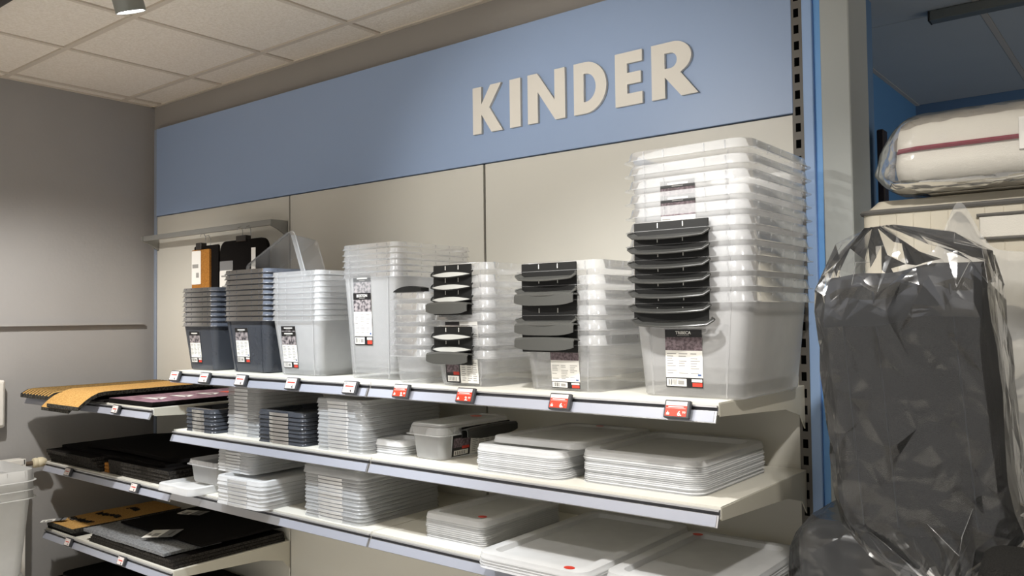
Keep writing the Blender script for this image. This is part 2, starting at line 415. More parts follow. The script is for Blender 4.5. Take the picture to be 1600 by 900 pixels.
# ------------------------------------------------------------------ lighting track, spot lamps and added downlights
for k, (ty, x0, x1) in enumerate(((-1.24, -0.05, 2.6),)):
    tr = obj('lighting_track', MB().bbox(x0, x1, ty - 0.018, ty + 0.018, CZ - 0.042, CZ - 0.004, 0.003), 'track'); tag(tr, 'black lighting track running along the ceiling at the upper left', 'track')
def spot_lamp(i, pos, aim, watts, col, cone, blend):
    p = Vector(pos); a = (Vector(aim) - p).normalized()
    root = empty('track_spotlight', (p.x, p.y, p.z))
    q = a.to_track_quat('-Z', 'Y'); root.rotation_mode = 'QUATERNION'; root.rotation_quaternion = q
    if i == 0:
        tag(root, 'grey cylindrical spotlight hanging from the ceiling track, lit', 'spotlight', 'track spotlights')
    else:
        tag(root, 'grey ceiling spotlight outside the view, ' + ['', 'aimed at the tallest box stack', 'aimed at the doormats', 'aimed at the cream back panels', 'aimed at the bagged cushions', 'added to bounce light off the left floor', 'added to bounce light off the right floor'][i], 'spotlight', 'track spotlights')
    n = 28
    ring = lambda r, z: [(r * math.cos(2 * PI * k / n), r * math.sin(2 * PI * k / n), z) for k in range(n)]
    obj('lamp_body', MB().loft([ring(0.042, 0.0), ring(0.0445, 0.0), ring(0.0445, 0.15), ring(0.040, 0.156)], False, True), 'lamp', root, smooth=40)
    obj('lens', MB().loft([ring(0.0415, 0.004), ring(0.001, 0.004)]), 'glow', root)
    up = q.inverted() @ Vector((0, 0, 1))
    top = Vector((0, 0, 0.12)); L = (CZ - 0.03) - (p.z + (q @ top).z)
    obj('stem', MB().tube([tuple(top), tuple(top + up * max(0.02, L))], 0.009), 'lamp', root)
    ld = bpy.data.lights.new('spot_light', 'SPOT'); ld.energy = watts; ld.color = col
    ld.spot_size = math.radians(cone); ld.spot_blend = blend; ld.shadow_soft_size = 0.035
    lo = bpy.data.objects.new('spot_light', ld); COL.objects.link(lo); lo.parent = root; lo.location = (0, 0, -0.012)
for i, sp in enumerate(SPOTS): spot_lamp(i, *sp)

# ------------------------------------------------------------------ wall shelving: uprights, panels, header, letters
Z_HB, Z_HT = 2.206, 2.716
unit = empty('wall_shelving', (0, 0, 0)); tag(unit, 'wall shelving with cream back panels and blue header board', 'shelving')
for i in range(3):
    x0 = 1.25 * i + (0.0055 if i else 0.0); x1 = 1.25 * (i + 1) - (0.0055 if i < 2 else 0.018)
    obj('back_panel', MB().bbox(x0, x1, 0.0, 0.014, 0.10, Z_HB - 0.004, 0.0012), 'cream', unit)
for i in (1, 2): obj('upright', MB().box(1.25 * i - 0.02, 1.25 * i + 0.02, 0.015, 0.033, 0, 2.70), 'slot', unit)
hd = obj('header_board', MB().bbox(0.0, 3.735, -0.006, 0.014, Z_HB, Z_HT, 0.0015), 'blue_panel', unit)
ur = obj('upright', MB().box(3.7335, 3.768, -0.004, 0.033, 0, CZ), 'upright_steel', unit)
slot_me = MB().box(-0.0075, 0.0075, -0.0008, 0.002, -0.013, 0.013).mesh('slot')
for k in range(44): obj('slot', slot_me, 'slot', ur, loc=(3.7495, -0.0040, 0.66 + 0.05 * k))
obj('edge_post', MB().bbox(3.768, 3.798, -0.010, 0.033, 0, CZ, 0.002), 'post_blue', unit)
obj('edge_strip', MB().bbox(3.798, 3.822, 0.002, 0.033, 0, CZ, 0.002), 'post_blue2', unit)
obj('edge_post', MB().bbox(-0.030, -0.004, -0.004, 0.033, 0, Z_HT, 0.002), 'post_grey', unit)

def letter_curve(splines, name):
    cu_ = bpy.data.curves.new(name, 'CURVE'); cu_.dimensions = '2D'; cu_.fill_mode = 'BOTH'; cu_.extrude = 0.006
    for pts in splines:
        sp = cu_.splines.new('POLY'); sp.points.add(len(pts) - 1)
        for q, p in zip(sp.points, pts): q.co = (p[0], p[1], 0, 1)
        sp.use_cyclic_u = True
    to = bpy.data.objects.new(name, cu_); COL.objects.link(to); bpy.context.view_layer.update()
    me = bpy.data.meshes.new_from_object(to.evaluated_get(bpy.context.evaluated_depsgraph_get()))
    bpy.data.objects.remove(to); return me
def arc(cx, cy, rx, ry, a0, a1, n=16): return [(cx + rx * math.cos(math.radians(a0 + (a1 - a0) * k / n)), cy + ry * math.sin(math.radians(a0 + (a1 - a0) * k / n))) for k in range(n + 1)]
Hh = 0.186; w = 0.044
LET = {
    'K': [[(0, 0), (w, 0), (w, .075), (.094, 0), (.150, 0), (.084, .098), (.144, Hh), (.090, Hh), (w, .115), (w, Hh), (0, Hh)]],
    'I': [[(0, 0), (w, 0), (w, Hh), (0, Hh)]],
    'N': [[(0, 0), (w, 0), (w, .115), (.118, 0), (.160, 0), (.160, Hh), (.116, Hh), (.116, .074), (w - .002, Hh), (0, Hh)]],
    'D': [[(0, 0), (.050, 0)] + arc(.050, Hh / 2, .093, Hh / 2, -90, 90) + [(0, Hh)], [(w, .042), (w, Hh - .042), (.052, Hh - .042)] + arc(.052, Hh / 2, .045, Hh / 2 - .042, 90, -90)],
    'E': [[(0, 0), (.098, 0), (.098, .041), (w, .041), (w, .073), (.093, .073), (.093, .113), (w, .113), (w, .146), (.098, .146), (.098, Hh), (0, Hh)]],
    'R': [[(0, 0), (w, 0), (w, .070), (.096, 0), (.150, 0), (.095, .078)] + arc(.070, Hh - .055, .060, .055, -60, 90) + [(0, Hh)], [(w, .098), (w, .150), (.062, .150)] + arc(.062, .124, .022, .026, 90, -90)],
}
for ch, x0, x1 in (('K', 2.460, 2.612), ('I', 2.648, 2.700), ('N', 2.735, 2.906), ('D', 2.945, 3.083), ('E', 3.119, 3.226), ('R', 3.262, 3.432)):
    me = letter_curve(LET[ch], 'letter')
    wd = max(v.co.x for v in me.vertices); s_ = (x1 - x0) / wd
    for v in me.vertices: v.co.x *= s_
    lo = obj('letter', me, 'letter', hd, loc=(x0, -0.0125, 2.322), rot=(PI / 2, 0, 0)); lo['label'] = 'raised off-white letter ' + ch

# ------------------------------------------------------------------ shelves
def shelf(x0, x1, z, depth, label, ins=None, rail=True, group='shelf boards'):
    root = empty('shelf', ((x0 + x1) / 2, 0, z)); tag(root, label, 'shelf', group)
    hw = (x1 - x0) / 2 - 0.0015
    # board with folded front and side lips (overlong tray shape)
    prof = [(-0.004, -0.030), (-0.004, 0.0), (-depth, 0.0), (-depth, -0.030), (-depth + 0.012, -0.030), (-depth + 0.012, -0.008), (-0.016, -0.008), (-0.016, -0.030)]
    obj('board', MB().prism(prof, 'x', -hw, hw), 'shelf', root)
    bp = [(-0.003, 0.004), (-depth + 0.004, 0.002), (-depth + 0.004, -0.028), (-depth + 0.06, -0.031), (-0.16, -0.052), (-0.045, -0.080), (-0.003, -0.125)]
    for sx in (-1, 1):
        a, b = (hw - 0.002, hw + 0.0010) if sx > 0 else (-hw - 0.0010, -hw + 0.002)
        obj('bracket', MB().prism([(p[0], p[1] - 0.006) for p in bp], 'x', a, b), 'bracket', root)
    if rail:
        y = -depth
        rp = [(y, -0.007), (y - 0.009, -0.007), (y - 0.010, -0.011), (y - 0.002, -0.012), (y - 0.002, -0.0195), (y - 0.0090, -0.0200), (y - 0.0200, -0.047), (y - 0.016, -0.049), (y - 0.003, -0.0205), (y, -0.0205)]
        r = obj('price_rail', MB().prism(rp, 'x', -hw + 0.001, hw - 0.001), 'alu', root)
        obj('groove_shade', MB().box(-hw + .002, hw - .002, y - .0040, y - .0018, -.0190, -.0122), 'groove', r)  # added dark strip stands for the shade inside the groove
        i0, i1 = ins if ins else (-hw + 0.006, hw - 0.006)
        ip = [(y - 0.0096, -0.0205), (y - 0.0202, -0.0458), (y - 0.0212, -0.0454), (y - 0.0106, -0.0201)]
        obj('rail_insert', MB().prism(ip, 'x', i0, i1), 'insert', r)
    return root
Z1, Z2, Z3 = 1.384, 1.133, 0.886
ZM = (1.232, 0.875, 0.531, 0.20)
D_ = 0.600
shelf(1.25, 2.5, Z1, D_, 'top shelf under the grey bins and tall clear boxes')
shelf(2.5, 3.75, Z1, D_, 'top shelf under the clear boxes with charcoal handles')
shelf(1.25, 2.5, Z2, D_, 'second shelf carrying the stacked grey and clear lids')
shelf(2.5, 3.75, Z2, D_, 'second shelf carrying the two piles of large white lids')
shelf(1.25, 2.5, Z3, D_, 'third shelf with nested shallow trays and its bare rail', ins=(0.14, 0.62))
shelf(2.5, 3.75, Z3, D_, 'third shelf under the large single lids')
shelf(0.0, 1.25, ZM[0], 0.690, 'upper mat shelf with the golden coir mats')
shelf(0.0, 1.25, ZM[1], D_, 'middle mat shelf with the black doormats')
shelf(0.0, 1.25, ZM[2], D_, 'lower mat shelf with the grey felt mat')
shelf(0.0, 1.25, ZM[3], D_, 'lowest mat shelf with one black pile')

# ------------------------------------------------------------------ price tags
def price_tag(x, z, depth, label, red=False, price='4.', small='', s=1.0):
    t = empty('price_tag', (x, -depth - 0.0235, z - 0.020), rot=(math.radians(-20), 0, 0))
    tag(t, label, 'price tag', 'electronic price tags on the shelf rails')
    W, Hs = 0.035 * s, 0.0225 * s
    obj('frame', MB().bbox(-W, W, -0.006, 0.006, -Hs, Hs, 0.002), 'tagframe', t)
    sc = obj('screen', MB().box(-W + .005, W - .007, -0.0068, -0.0055, -Hs + .004, Hs - .004), 'tagred' if red else 'tagwhite', t)
    if red:
        obj('title_band', MB().box(-W + .005, W - .007, -0.0074, -0.0060, Hs - .014, Hs - .004), 'tagwhite', sc)
        obj('text_line', MB().box(-W + .012, W - .016, -0.0074, -0.0060, Hs - .0185, Hs - .0165).box(-W + .007, W - .010, -0.0074, -0.006, Hs - .0215, Hs - .0208), 'tagwhite', sc)
        lettering(price, 0.016, 'white', sc, (0.010, -0.0076, -Hs + .0105), bold=0.0006, name='price')
        if small: lettering(small, 0.009, 'white', sc, (0.0215, -0.0076, -Hs + .0135), name='price_cents')
        obj('unit_mark', MB().box(-W + .009, -W + .017, -0.0074, -0.006, -Hs + .007, -Hs + .012).box(-W + .0115, -W + .0135, -0.0074, -0.006, -Hs + .013, -Hs + .016), 'white', sc)
    else:
        obj('text_line', MB().box(-W + .009, -W + .020, -0.0074, -0.006, Hs - .0095, Hs - .008), 'ink', sc)
        obj('red_line', MB().box(-W + .014, W - .014, -0.0074, -0.006, Hs - .021, Hs - .017), 'red', sc)
        lettering(price, 0.013 * s, 'ink', sc, (0.012 * s, -0.0076, -Hs + .010), bold=0.0003, name='price')
    return t
dsc = ['white price tag at the left end of the top rail, above the coir mats', 'white price tag below the small grey bins', 'white price tag below the larger grey bins', 'white price tag below the milky clear bins',
       'white price tag below the tall clear bins with the paper label']
for x, l in zip((1.305, 1.530, 1.785, 2.105, 2.425), dsc): price_tag(x, Z1, D_, l)
price_tag(2.672, Z1, D_, 'red price tag below the small clear boxes without handles', True, '2.', '99')
price_tag(2.948, Z1, D_, 'red price tag below the small boxes with charcoal handles', True, '2.', '99')
price_tag(3.295, Z1, D_, 'red price tag below the middle boxes with charcoal handles', True, '6.', '-')
price_tag(3.650, Z1, D_, 'red price tag at the right end below the tallest stack', True, '6.', '99')
price_tag(0.372, ZM[0], 0.690, 'white price tag under the ribbed coir mat', s=0.85)
price_tag(0.975, ZM[0], 0.690, 'white price tag under the mauve printed mat', s=0.85)
price_tag(0.308, ZM[1], D_, 'white price tag near the radiator valve below the black mats', s=0.9)
price_tag(0.965, ZM[1], D_, 'white price tag below the black mats beside the milky lids', s=0.9)
price_tag(0.315, ZM[2], D_, 'white price tag below the small lettered coir mat', s=0.9)
price_tag(0.850, ZM[2], D_, 'white price tag below the grey felt mat', s=0.9)

# ------------------------------------------------------------------ labels on boxes
def label_part(parent, w, h, loc, tilt, kind='a', word=None, wide=False, rz=0.0, bare=False):
    """paper sleeve printed with a dark title band, picture, text columns, barcode and red mark"""
    e = 0.0004
    mb = MB()
    def q(x0, x1, z0, z1, mi, l): mb.add([(x0 * w - w / 2, -e * l, z0 * h), (x1 * w - w / 2, -e * l, z0 * h), (x1 * w - w / 2, -e * l, z1 * h), (x0 * w - w / 2, -e * l, z1 * h)], [(0, 1, 2, 3)], mi)
    q(0, 1, 0, 1, 0, 1)
    if wide:
        q(0, .45, 0, 1, 1, 2); q(.03, .42, .42, .86, 4, 3); q(.05, .40, .05, .28, 0, 3); q(.24, .42, .33, .46, 5, 4)
        for k in range(6): q(.08 + k * .045, .095 + k * .045, .08, .24, 1, 4)
        for c in range(3):
            for k in range(9): q(.50 + c * .17, .50 + c * .17 + random.uniform(.08, .14), .1 + k * .09, .1 + k * .09 + .03, 3, 2)
    else:
        if not bare: q(0, 1, .87, 1, 1, 2)
        q(0, 1, .64 if not bare else .72, .87 if not bare else 1, 4 if kind == 'a' else 6, 2)
        q(0, 1, 0, .17, 1, 2); q(.02, .56, .02, .15, 0, 3)
        for k in range(7): q(.07 + k * .035, .07 + k * .035 + random.choice((.01, .02, .014)), .04, .14, 1, 4)
        q(.33, .50, .05, .12, 3, 4); q(.70, .98, .10, .15, 0, 3); q(.72, .98, .02, .085, 5, 3)
        for c in range(3):
            for k in range(9):
                if random.random() < .85: q(.04 + c * .32, .04 + c * .32 + random.uniform(.14, .26), .24 + k * .042, .24 + k * .042 + .014, 3, 2)
        q(.87, .96, .205, .235, 7, 3)
        if not bare: q(.34, .66, .895, .905, 3, 3)
        if not word and not bare: q(.22, .80, .93, .96, 0, 3)
    o = obj('label', mb, ['white', 'ink', 'white', 'greyink', 'photo', 'red', 'photo2', 'bluedot'], parent, loc=loc, rot=(tilt, 0, rz))
    o['label'] = 'printed paper label with black title band'
    if word: lettering(word, h * 0.075, 'white', o, (0, -e * 3, h * 0.945), bold=0.0002)
    return o

# ------------------------------------------------------------------ storage boxes
def box_meshes(key, bw, bd, tw, td, h, rim, out, r, ribs=True):
    """tapered open box: returns (body mesh, rim mesh); origin at the centre of the base"""
    body = MB()
    hb = h - rim
    R = lambda w_, d_, z, rr: rrect(w_, d_, z, rr)
    t = hb / h
    mw, md = bw + (tw - bw) * t, bd + (td - bd) * t
    body.loft([R(bw - .05, bd - .05, 0.005, r * .6), R(bw - .022, bd - .022, 0.0045, r * .8), R(bw - .012, bd - .012, 0.0, r * .85), R(bw, bd, 0.006, r), R(mw, md, hb + .002, r * 1.1)], True, False)
    rm = MB()
    fl = out * 2.2
    rm.loft([R(mw, md, hb + .002, r * 1.1), R(mw + out * 0.8, md + out * 0.8, hb + .006, r * 1.12), R(tw + out * 0.8, td + out * 0.8, h - .003, r * 1.15), R(tw + out * 1.2, td + out * 1.2, h, r * 1.2),
             R(tw + out * 1.7, td + out * 1.7, h - .003, r * 1.22), R(tw + out * 1.7 + fl * .8, td + out * 1.7 + fl * .8, hb + .003, r * 1.3), R(tw + out * 1.7 + fl * 2.2, td + out * 1.7 + fl * 2.2, hb + .0016, r * 1.4), R(tw + out * 1.7 + fl * 2.2, td + out * 1.7 + fl * 2.2, hb, r * 1.4), R(tw + out * 1.7 + fl * .8, td + out * 1.7 + fl * .8, hb + .0014, r * 1.3)])
    if bw > .2 and h > .1 and ribs:
        for sx in (-.36, .36):
            body.loft([[(sx * bw + dx, -bd / 2 - dy, .004) for dx, dy in ((-.0016, -.001), (-.0016, .002), (.0016, .002), (.0016, -.001))], [(sx * mw + dx, -md / 2 - dy, hb) for dx, dy in ((-.0016, -.001), (-.0016, .002), (.0016, .002), (.0016, -.001))]], True, True)
    if ribs:
        ow, od = tw / 2 + out * 1.05, td / 2 + out * 1.05
        for k in range(-2, 3):
            if k: rm.box(k * tw * .17 - .001, k * tw * .17 + .001, -od - .001, -od + .006, hb + .003, h - .003)
        for k in range(-2, 3): rm.box(ow - .006, ow + .001, k * td * .19 - .001, k * td * .19 + .001, hb + .003, h - .003)
    return body.mesh('body', 35), rm.mesh('rim', 35)

def handle_meshes(w, dz, rim):
    """charcoal clip: plate against the rim and a bowed flap; origin at top centre of the rim front"""
    pl = MB().bbox(-w / 2, w / 2, -0.006, -0.001, -dz - .004, -.002, .0012)
    for sx in (-.17, .17): pl.box(sx * w - .0012, sx * w + .0012, -0.0066, -0.0058, -.018, -.005, 1)
    up = MB(); N = 14
    def fl(side):
        def f(u, v):
            s = 2 * u - 1
            e = .010 + v * (.012 + .020 * (1 - s * s))
            z = -dz + .002 - .35 * (e - .010) + (.009 * max(0, abs(s) - .86) / .14)
            return (s * (w / 2 + .010 * v), -e, z + (.0 if side else -.0035))
        return f
    up.grid(fl(1), N, 4); up.grid(fl(0), N, 4)
    def rimr(t):
        s = 2 * t - 1; a = fl(1)(t, 1); return (a[0], a[1], a[2] - .0017)
    up.tube([rimr(k / N) for k in range(N + 1)], .0028, 6)
    for sx in (0, 1):
        a = fl(1)(sx, .0); b = fl(1)(sx, 1)
        up.tube([(a[0], a[1] + .004, a[2] - .004), (a[0], a[1], a[2]), (b[0], b[1], b[2])], .0032, 6)
    dn = MB()
    prof = [(-.002, -.010), (-.016, -.006), (-.030, -.006), (-.036, -.012), (-.036, -.040), (-.033, -.040), (-.033, -.014), (-.028, -.010), (-.016, -.010), (-.002, -.014)]
    rings = []
    for k in range(N + 1):
        s = 2 * k / N - 1; b = 1 - s * s
        rings.append([(s * (w / 2 + .006), p[0] - .006 * b * (p[0] < -.01), p[1] + (.005 * b if p[1] > -.02 else .009 * (1 - b) ** 2)) for p in prof])
    dn.loft(rings, True, True)
    ring = MB(); lens = MB()
    lo_ = [(s_ * (w / 2 + .004), -.012 - .020 * (1 - s_ * s_), -dz + .004 - .0085 * (1 - s_ * s_)) for s_ in [2 * k / N - 1 for k in range(N + 1)]]
    hi_ = [(s_ * (w / 2 + .004), -.010 - .004 * (1 - s_ * s_), -dz + .006 + .0085 * (1 - s_ * s_)) for s_ in [2 * k / N - 1 for k in range(N + 1)]]
    ring.tube(lo_, .0022, 6); ring.tube(hi_, .0018, 6)
    for e_ in (0, -1): ring.tube([(lo_[e_][0] * .99, -.002, -dz + .016), (lo_[e_][0], -.010, -dz + .010), lo_[e_]], .0026, 6)
    lens.loft([[(p[0], p[1], p[2]) for p in lo_], [(p[0], p[1], p[2]) for p in hi_]], closed=False)
    return pl.mesh('handle_plate'), up.mesh('handle_flap', 40), dn.mesh('handle_flap', 40), ring.mesh('handle_ring', 50), lens.mesh('ring_fill', 50)

def stack(name, cx, cy, z0, n, dz, dims, mats, group, labelfmt, rz=0.0, handles=None, labels=None, rng=0.0005, cat='storage box'):
    bm_, rm_ = box_meshes(name, *dims)
    for m in (bm_, rm_): m.materials.clear()
    bm_.materials.append(M[mats[0]]); rm_.materials.append(M[mats[1]])
    bw, bd, tw, td, h, rim, out = dims[:7]
    hm = None
    if handles: hm = handle_meshes(handles['w'], dz if n > 1 else .034, rim)
    for i in range(n):
        b = empty('storage_box', (cx + random.uniform(-rng, rng) * (i > 0), cy + random.uniform(-rng, rng) * (i > 0), z0 + dz * i), rz + random.uniform(-.0015, .0015) * (i > 0))
        tag(b, labelfmt % nth(i, n) if '%' in labelfmt else labelfmt, cat, group)
        obj('body', bm_, mats[0], b); obj('rim', rm_, mats[1], b)
        fy = -(td / 2 + out * 2.2)
        k = handles['kinds'].get(i) if handles else None
        if k:
            if k == 'flat':
                dome = [(-.066, .0), (-.060, .005), (-.040, .013), (-.015, .018), (.015, .019), (.045, .016), (.066, .012), (.066, .0)]
                ho = obj('handle', MB().prism(dome, 'y', -.018, .018), 'handle', b, loc=(.004, fy + .022, h + .0005), smooth=40); ho['label'] = 'charcoal plastic clip handle folded flat'
                continue
            hd_ = obj('handle', hm[0], ['handle', 'white'], b, loc=(handles.get('dx', 0), fy, h - .002)); hd_['label'] = 'charcoal plastic clip handle'
            if k == 'ring':
                rg_ = obj('flap', hm[3], 'handle', hd_)
                obj('ring_fill', hm[4], 'pale_fill', hd_)
            else:
                obj('flap', hm[2] if k == 'down' else hm[1], handles.get('mat', 'handle_lt'), hd_)
            if k == 'loop':
                obj('grip', hm[0], ['handle', 'white'], hd_, loc=(0, -.006, -.030)); obj('flap', hm[1], 'handle_lt', hd_, loc=(.012, -.006, -.036))
        if labels and i in labels:
            L = labels[i]; tilt = math.atan2((td - bd) / 2, h)
            zz = L['z']; yy = -(bd / 2 + (td - bd) / 2 * zz / h) - .0012
            label_part(b, L['w'], L['h'], (L.get('x', 0), yy, zz), tilt, L.get('kind', 'a'), L.get('word'), L.get('wide', False), bare=L.get('bare', False))

# tallest stack at the right end (eleven boxes)
stack('tall', 3.632, -0.310, Z1, 11, .0385, (.285, .425, .342, .436, .272, .027, .006, .038), ('clear_h', 'rimclear'), 'nested clear boxes in the tallest stack',
      'clear storage box, %s, in the tallest stack at the right',
      handles={'w': .215, 'dx': -.035, 'kinds': {0: 'loop', 1: 'up', 2: 'up', 3: 'up', 4: 'up', 5: 'up'}},
      labels={0: {'w': .105, 'h': .150, 'z': .026, 'x': -.012, 'word': 'TRIBECA'}, 7: {'w': .100, 'h': .150, 'z': .11, 'x': -.02}, 8: {'w': .100, 'h': .150, 'z': .11, 'x': -.02}})
# middle stack
stack('mid', 3.236, -0.350, Z1, 6, .0425, (.245, .36, .280, .385, .160, .028, .006, .034), ('clear', 'rimclear'), 'nested clear boxes in the middle stack',
      'clear storage box, %s of the middle stack with charcoal handles',
      handles={'w': .195, 'dx': -.022, 'mat': 'flap_mid', 'kinds': {0: 'down', 1: 'down', 2: 'up', 3: 'down', 4: 'up', 5: 'up'}},
      labels={0: {'w': .098, 'h': .112, 'z': .008, 'x': .015, 'bare': True}})
# small stack with handles
stack('small', 2.874, -0.390, Z1, 8, .0388, (.205, .325, .232, .345, .112, .024, .005, .028), ('clear', 'rimclear'), 'nested small clear boxes with handles',
      'small clear box, %s, in the narrow stack with charcoal handles',
      handles={'w': .160, 'dx': -.02, 'mat': 'flap_mid', 'kinds': {0: 'down', 1: 'ring', 2: 'ring', 4: 'down', 5: 'ring', 6: 'ring', 7: 'ring'}},
      labels={0: {'w': .135, 'h': .075, 'z': .010, 'x': .0, 'wide': True}, 3: {'w': .135, 'h': .075, 'z': .010, 'wide': True}})
# small stack without handles
stack('small2', 2.650, -0.400, Z1, 6, .0375, (.128, .325, .150, .345, .112, .024, .005, .028), ('clear', 'rimclear'), 'nested small clear boxes without handles',
      'small clear box, %s, in the stack left of charcoal handles',
      handles={'w': .120, 'dx': 0, 'kinds': {5: 'flat'}})
# tall clear bins
stack('bin_d', 2.402, -0.330, Z1, 6, .0208, (.240, .35, .285, .385, .374, .0165, .0025, .026), ('clear', 'rimclear'), 'nested tall clear bins',
      'tall clear bin, %s, in the stack with hanging paper label',
      labels={0: {'w': .092, 'h': .185, 'z': .120, 'x': -.035, 'kind': 'b', 'word': 'BOSTON'}, 3: {'w': .092, 'h': .185, 'z': .120, 'x': -.035, 'kind': 'b'}})
# milky clear bins
stack('bin_c', 2.008, -0.345, Z1, 9, .0213, (.250, .345, .302, .392, .226, .0170, .0025, .028), ('clear2', 'clear2'), 'nested milky clear bins',
      'milky clear bin, %s of the stack beside the grey bins',
      labels={0: {'w': .088, 'h': .140, 'z': .028, 'x': -.045, 'kind': 'b'}, 1: {'w': .088, 'h': .140, 'z': .028, 'x': -.047, 'kind': 'b'}})
# larger grey bins
stack('bin_b', 1.668, -0.335, Z1, 10, .0214, (.252, .345, .304, .392, .226, .0170, .0025, .028), ('smoke', 'smoke_rim'), 'nested larger grey bins',
      'smoke grey bin, %s of the larger grey stack',
      labels={0: {'w': .088, 'h': .142, 'z': .040, 'x': -.030, 'kind': 'b'}})
# small grey bins
stack('bin_a', 1.342, -0.400, Z1, 8, .0212, (.200, .245, .247, .290, .205, .0170, .0025, .024), ('smoke', 'smoke_rim'), 'nested small grey bins',
      'smoke grey bin, %s of the small grey stack at the left end',
      labels={0: {'w': .080, 'h': .135, 'z': .032, 'x': -.030, 'kind': 'b'}})
# clear tray lying tilted in the open top of the larger grey stack
bm_, rm_ = box_meshes('tilt', .305, .170, .335, .20, .15, .018, .003, .022, False)
tl = empty('storage_box')
tl.matrix_world = Matrix.Translation((1.700, -0.270, 1.800)) @ Matrix.Rotation(math.radians(-23), 4, 'Y') @ Matrix.Rotation(math.radians(90), 4, 'X')
tag(tl, 'clear tray tilted in the open top of the larger grey stack', 'storage box')
obj('body', bm_, 'clear', tl); obj('rim', rm_, 'clear2', tl)

# ------------------------------------------------------------------ lids
def lid_mesh(w, d, h, r, flange=.022, rec=.007, lip=.0028, clip=False):
    R = rrect
    mb = MB().loft([R(w, d, 0.0, r), R(w + lip, d + lip, 0.0004, r), R(w + lip, d + lip, h * .22, r), R(w, d, h * .34, r), R(w - .003, d - .003, h - .0015, r), R(w - .008, d - .008, h, r * .95), R(w - 2 * flange, d - 2 * flange, h, r * .7),
                    R(w - 2 * flange - .008, d - 2 * flange - .008, h - rec, r * .6), R(w - 2 * flange - .06, d - 2 * flange - .06, h - rec - .0005, r * .5)], False, True)
    return mb.mesh('lid', 35)
def clip_mesh(w, d, h):
    cw = w * .40; mb = MB(); N = 8; rings = []
    for k in range(N + 1):
        s = 2 * k / N - 1; b = max(0, 1 - s * s) ** .5
        y = -d / 2 - .0012 - .0035 * b
        rings.append([(s * cw / 2, -d / 2 + .002, h * .25), (s * cw / 2, y, h * .06), (s * cw / 2, y - .001, h * .86), (s * cw / 2, -d / 2 + .004, h * .98)])
    mb.loft(rings, True, True)
    return mb.mesh('clip', 50)
def lids(cx, cy, z0, n, dz, w, d, h, r, mat, group, labelfmt, clip=False, rz=0.0, rng=.002, sticker=None, flange=.022, rec=.007, tilt=None):
    me = lid_mesh(w, d, h, r, flange, min(rec, h * .7)); me.materials.append(M[mat])
    top_me = lid_mesh(w, d, max(h, .018), r, flange, max(rec, .014)) if n > 1 else me
    if n > 1: top_me.materials.append(M[mat])
    cm = None
    if clip: cm = clip_mesh(w, d, h); cm.materials.append(M['smoke_rim' if mat == 'smoke' else 'milky'])
    last = None
    for i in range(n):
        o = obj('box_lid', top_me if i == n - 1 else me, mat, loc=(cx + random.uniform(-rng, rng), cy + random.uniform(-rng, rng), z0 + dz * i), rot=(0, 0, rz + random.uniform(-.006, .006)))
        if tilt: o.rotation_euler = (tilt[0], tilt[1], rz)
        tag(o, labelfmt % nth(i, n) if '%' in labelfmt else labelfmt, 'lid', group)
        if clip: obj('clip', cm, 'clear2', o)
        if sticker and i == n - 1:
            sx, sy, sr = sticker
            st = obj('sticker', MB().loft([[(sr * math.cos(2 * PI * k / 20), sr * .8 * math.sin(2 * PI * k / 20), z) for k in range(20)] for z in (0, .0006)], True, True), 'red', o, loc=(sx, sy, max(h, .018 if n > 1 else 0) + .0002)); st['label'] = 'oval red sticker'
        last = o
    return last
# second shelf
lids(1.425, -.455, Z2, 6, .0158, .225, .270, .0148, .03, 'smoke', 'small grey lids', 'small smoke grey lid, %s, in the pile near the mauve mat', clip=True)
lids(1.680, -.385, Z2, 13, .0147, .225, .340, .0138, .03, 'lidclear', 'clear lids between the grey piles', 'clear lid, %s, in the pile between two grey lid piles', clip=True)
lids(1.985, -.410, Z2, 8, .0148, .290, .370, .0139, .03, 'smoke', 'larger grey lids', 'smoke grey lid, %s, in the larger grey pile on second shelf', clip=True)
lids(2.315, -.390, Z2, 13, .0137, .265, .395, .0129, .035, 'lidclear', 'clear lids by the rail joint', 'clear lid, %s of the tall pile by the rail joint', clip=True)
lids(2.515, -.462, Z2, 5, .0078, .140, .150, .0070, .02, 'milky', 'small white lids', 'small white lid, %s of the low pile beside the handled box')
lids(3.090, -.340, Z2, 12, .0055, .325, .470, .0050, .045, 'milky', 'large white lids in the left pile', 'large white lid, %s, in the left pile on second shelf', flange=.035)
o = lids(3.120, -.300, Z2 + .0795, 1, 0, .325, .470, .0180, .045, 'milky', 'large white lids in the left pile', 'large white lid lying loose and shifted back on the left pile', flange=.035, sticker=(-.02, .19, .014)); o.rotation_euler = (math.radians(-1.2), math.radians(0), math.radians(2))
lids(3.480, -.312, Z2, 15, .0052, .372, .452, .0047, .045, 'milky', 'large white lids in the right pile', 'large white lid, %s, in the right pile on second shelf', flange=.035)
# closed box with handle turned to the right
stack('closed', 2.690, -.362, Z2, 1, .034, (.325, .125, .345, .150, .108, .026, .005, .022), ('clear2', 'clear2'), 'closed handled boxes', 'clear box with closed lid and charcoal handle on the second shelf',
      rz=PI / 2, handles={'w': .25, 'dx': .03, 'kinds': {0: 'down'}}, labels={0: {'w': .20, 'h': .070, 'z': .008, 'x': -.02, 'wide': True}})
lids(2.690, -.362, Z2 + .1085, 1, 0, .150, .345, .010, .024, 'clear2', 'closed handled boxes', 'clear lid closing the handled box on the second shelf', rng=0, sticker=(.0, .08, .022), flange=.014, rec=.005)
o = obj('paper_strip', MB().box(-.035, .035, -.009, .009, 0, .0006), 'white', loc=(2.63, -.585, Z2 + .0004), rot=(0, 0, .05)); tag(o, 'small white paper strip lying on the front of the second shelf', 'paper')
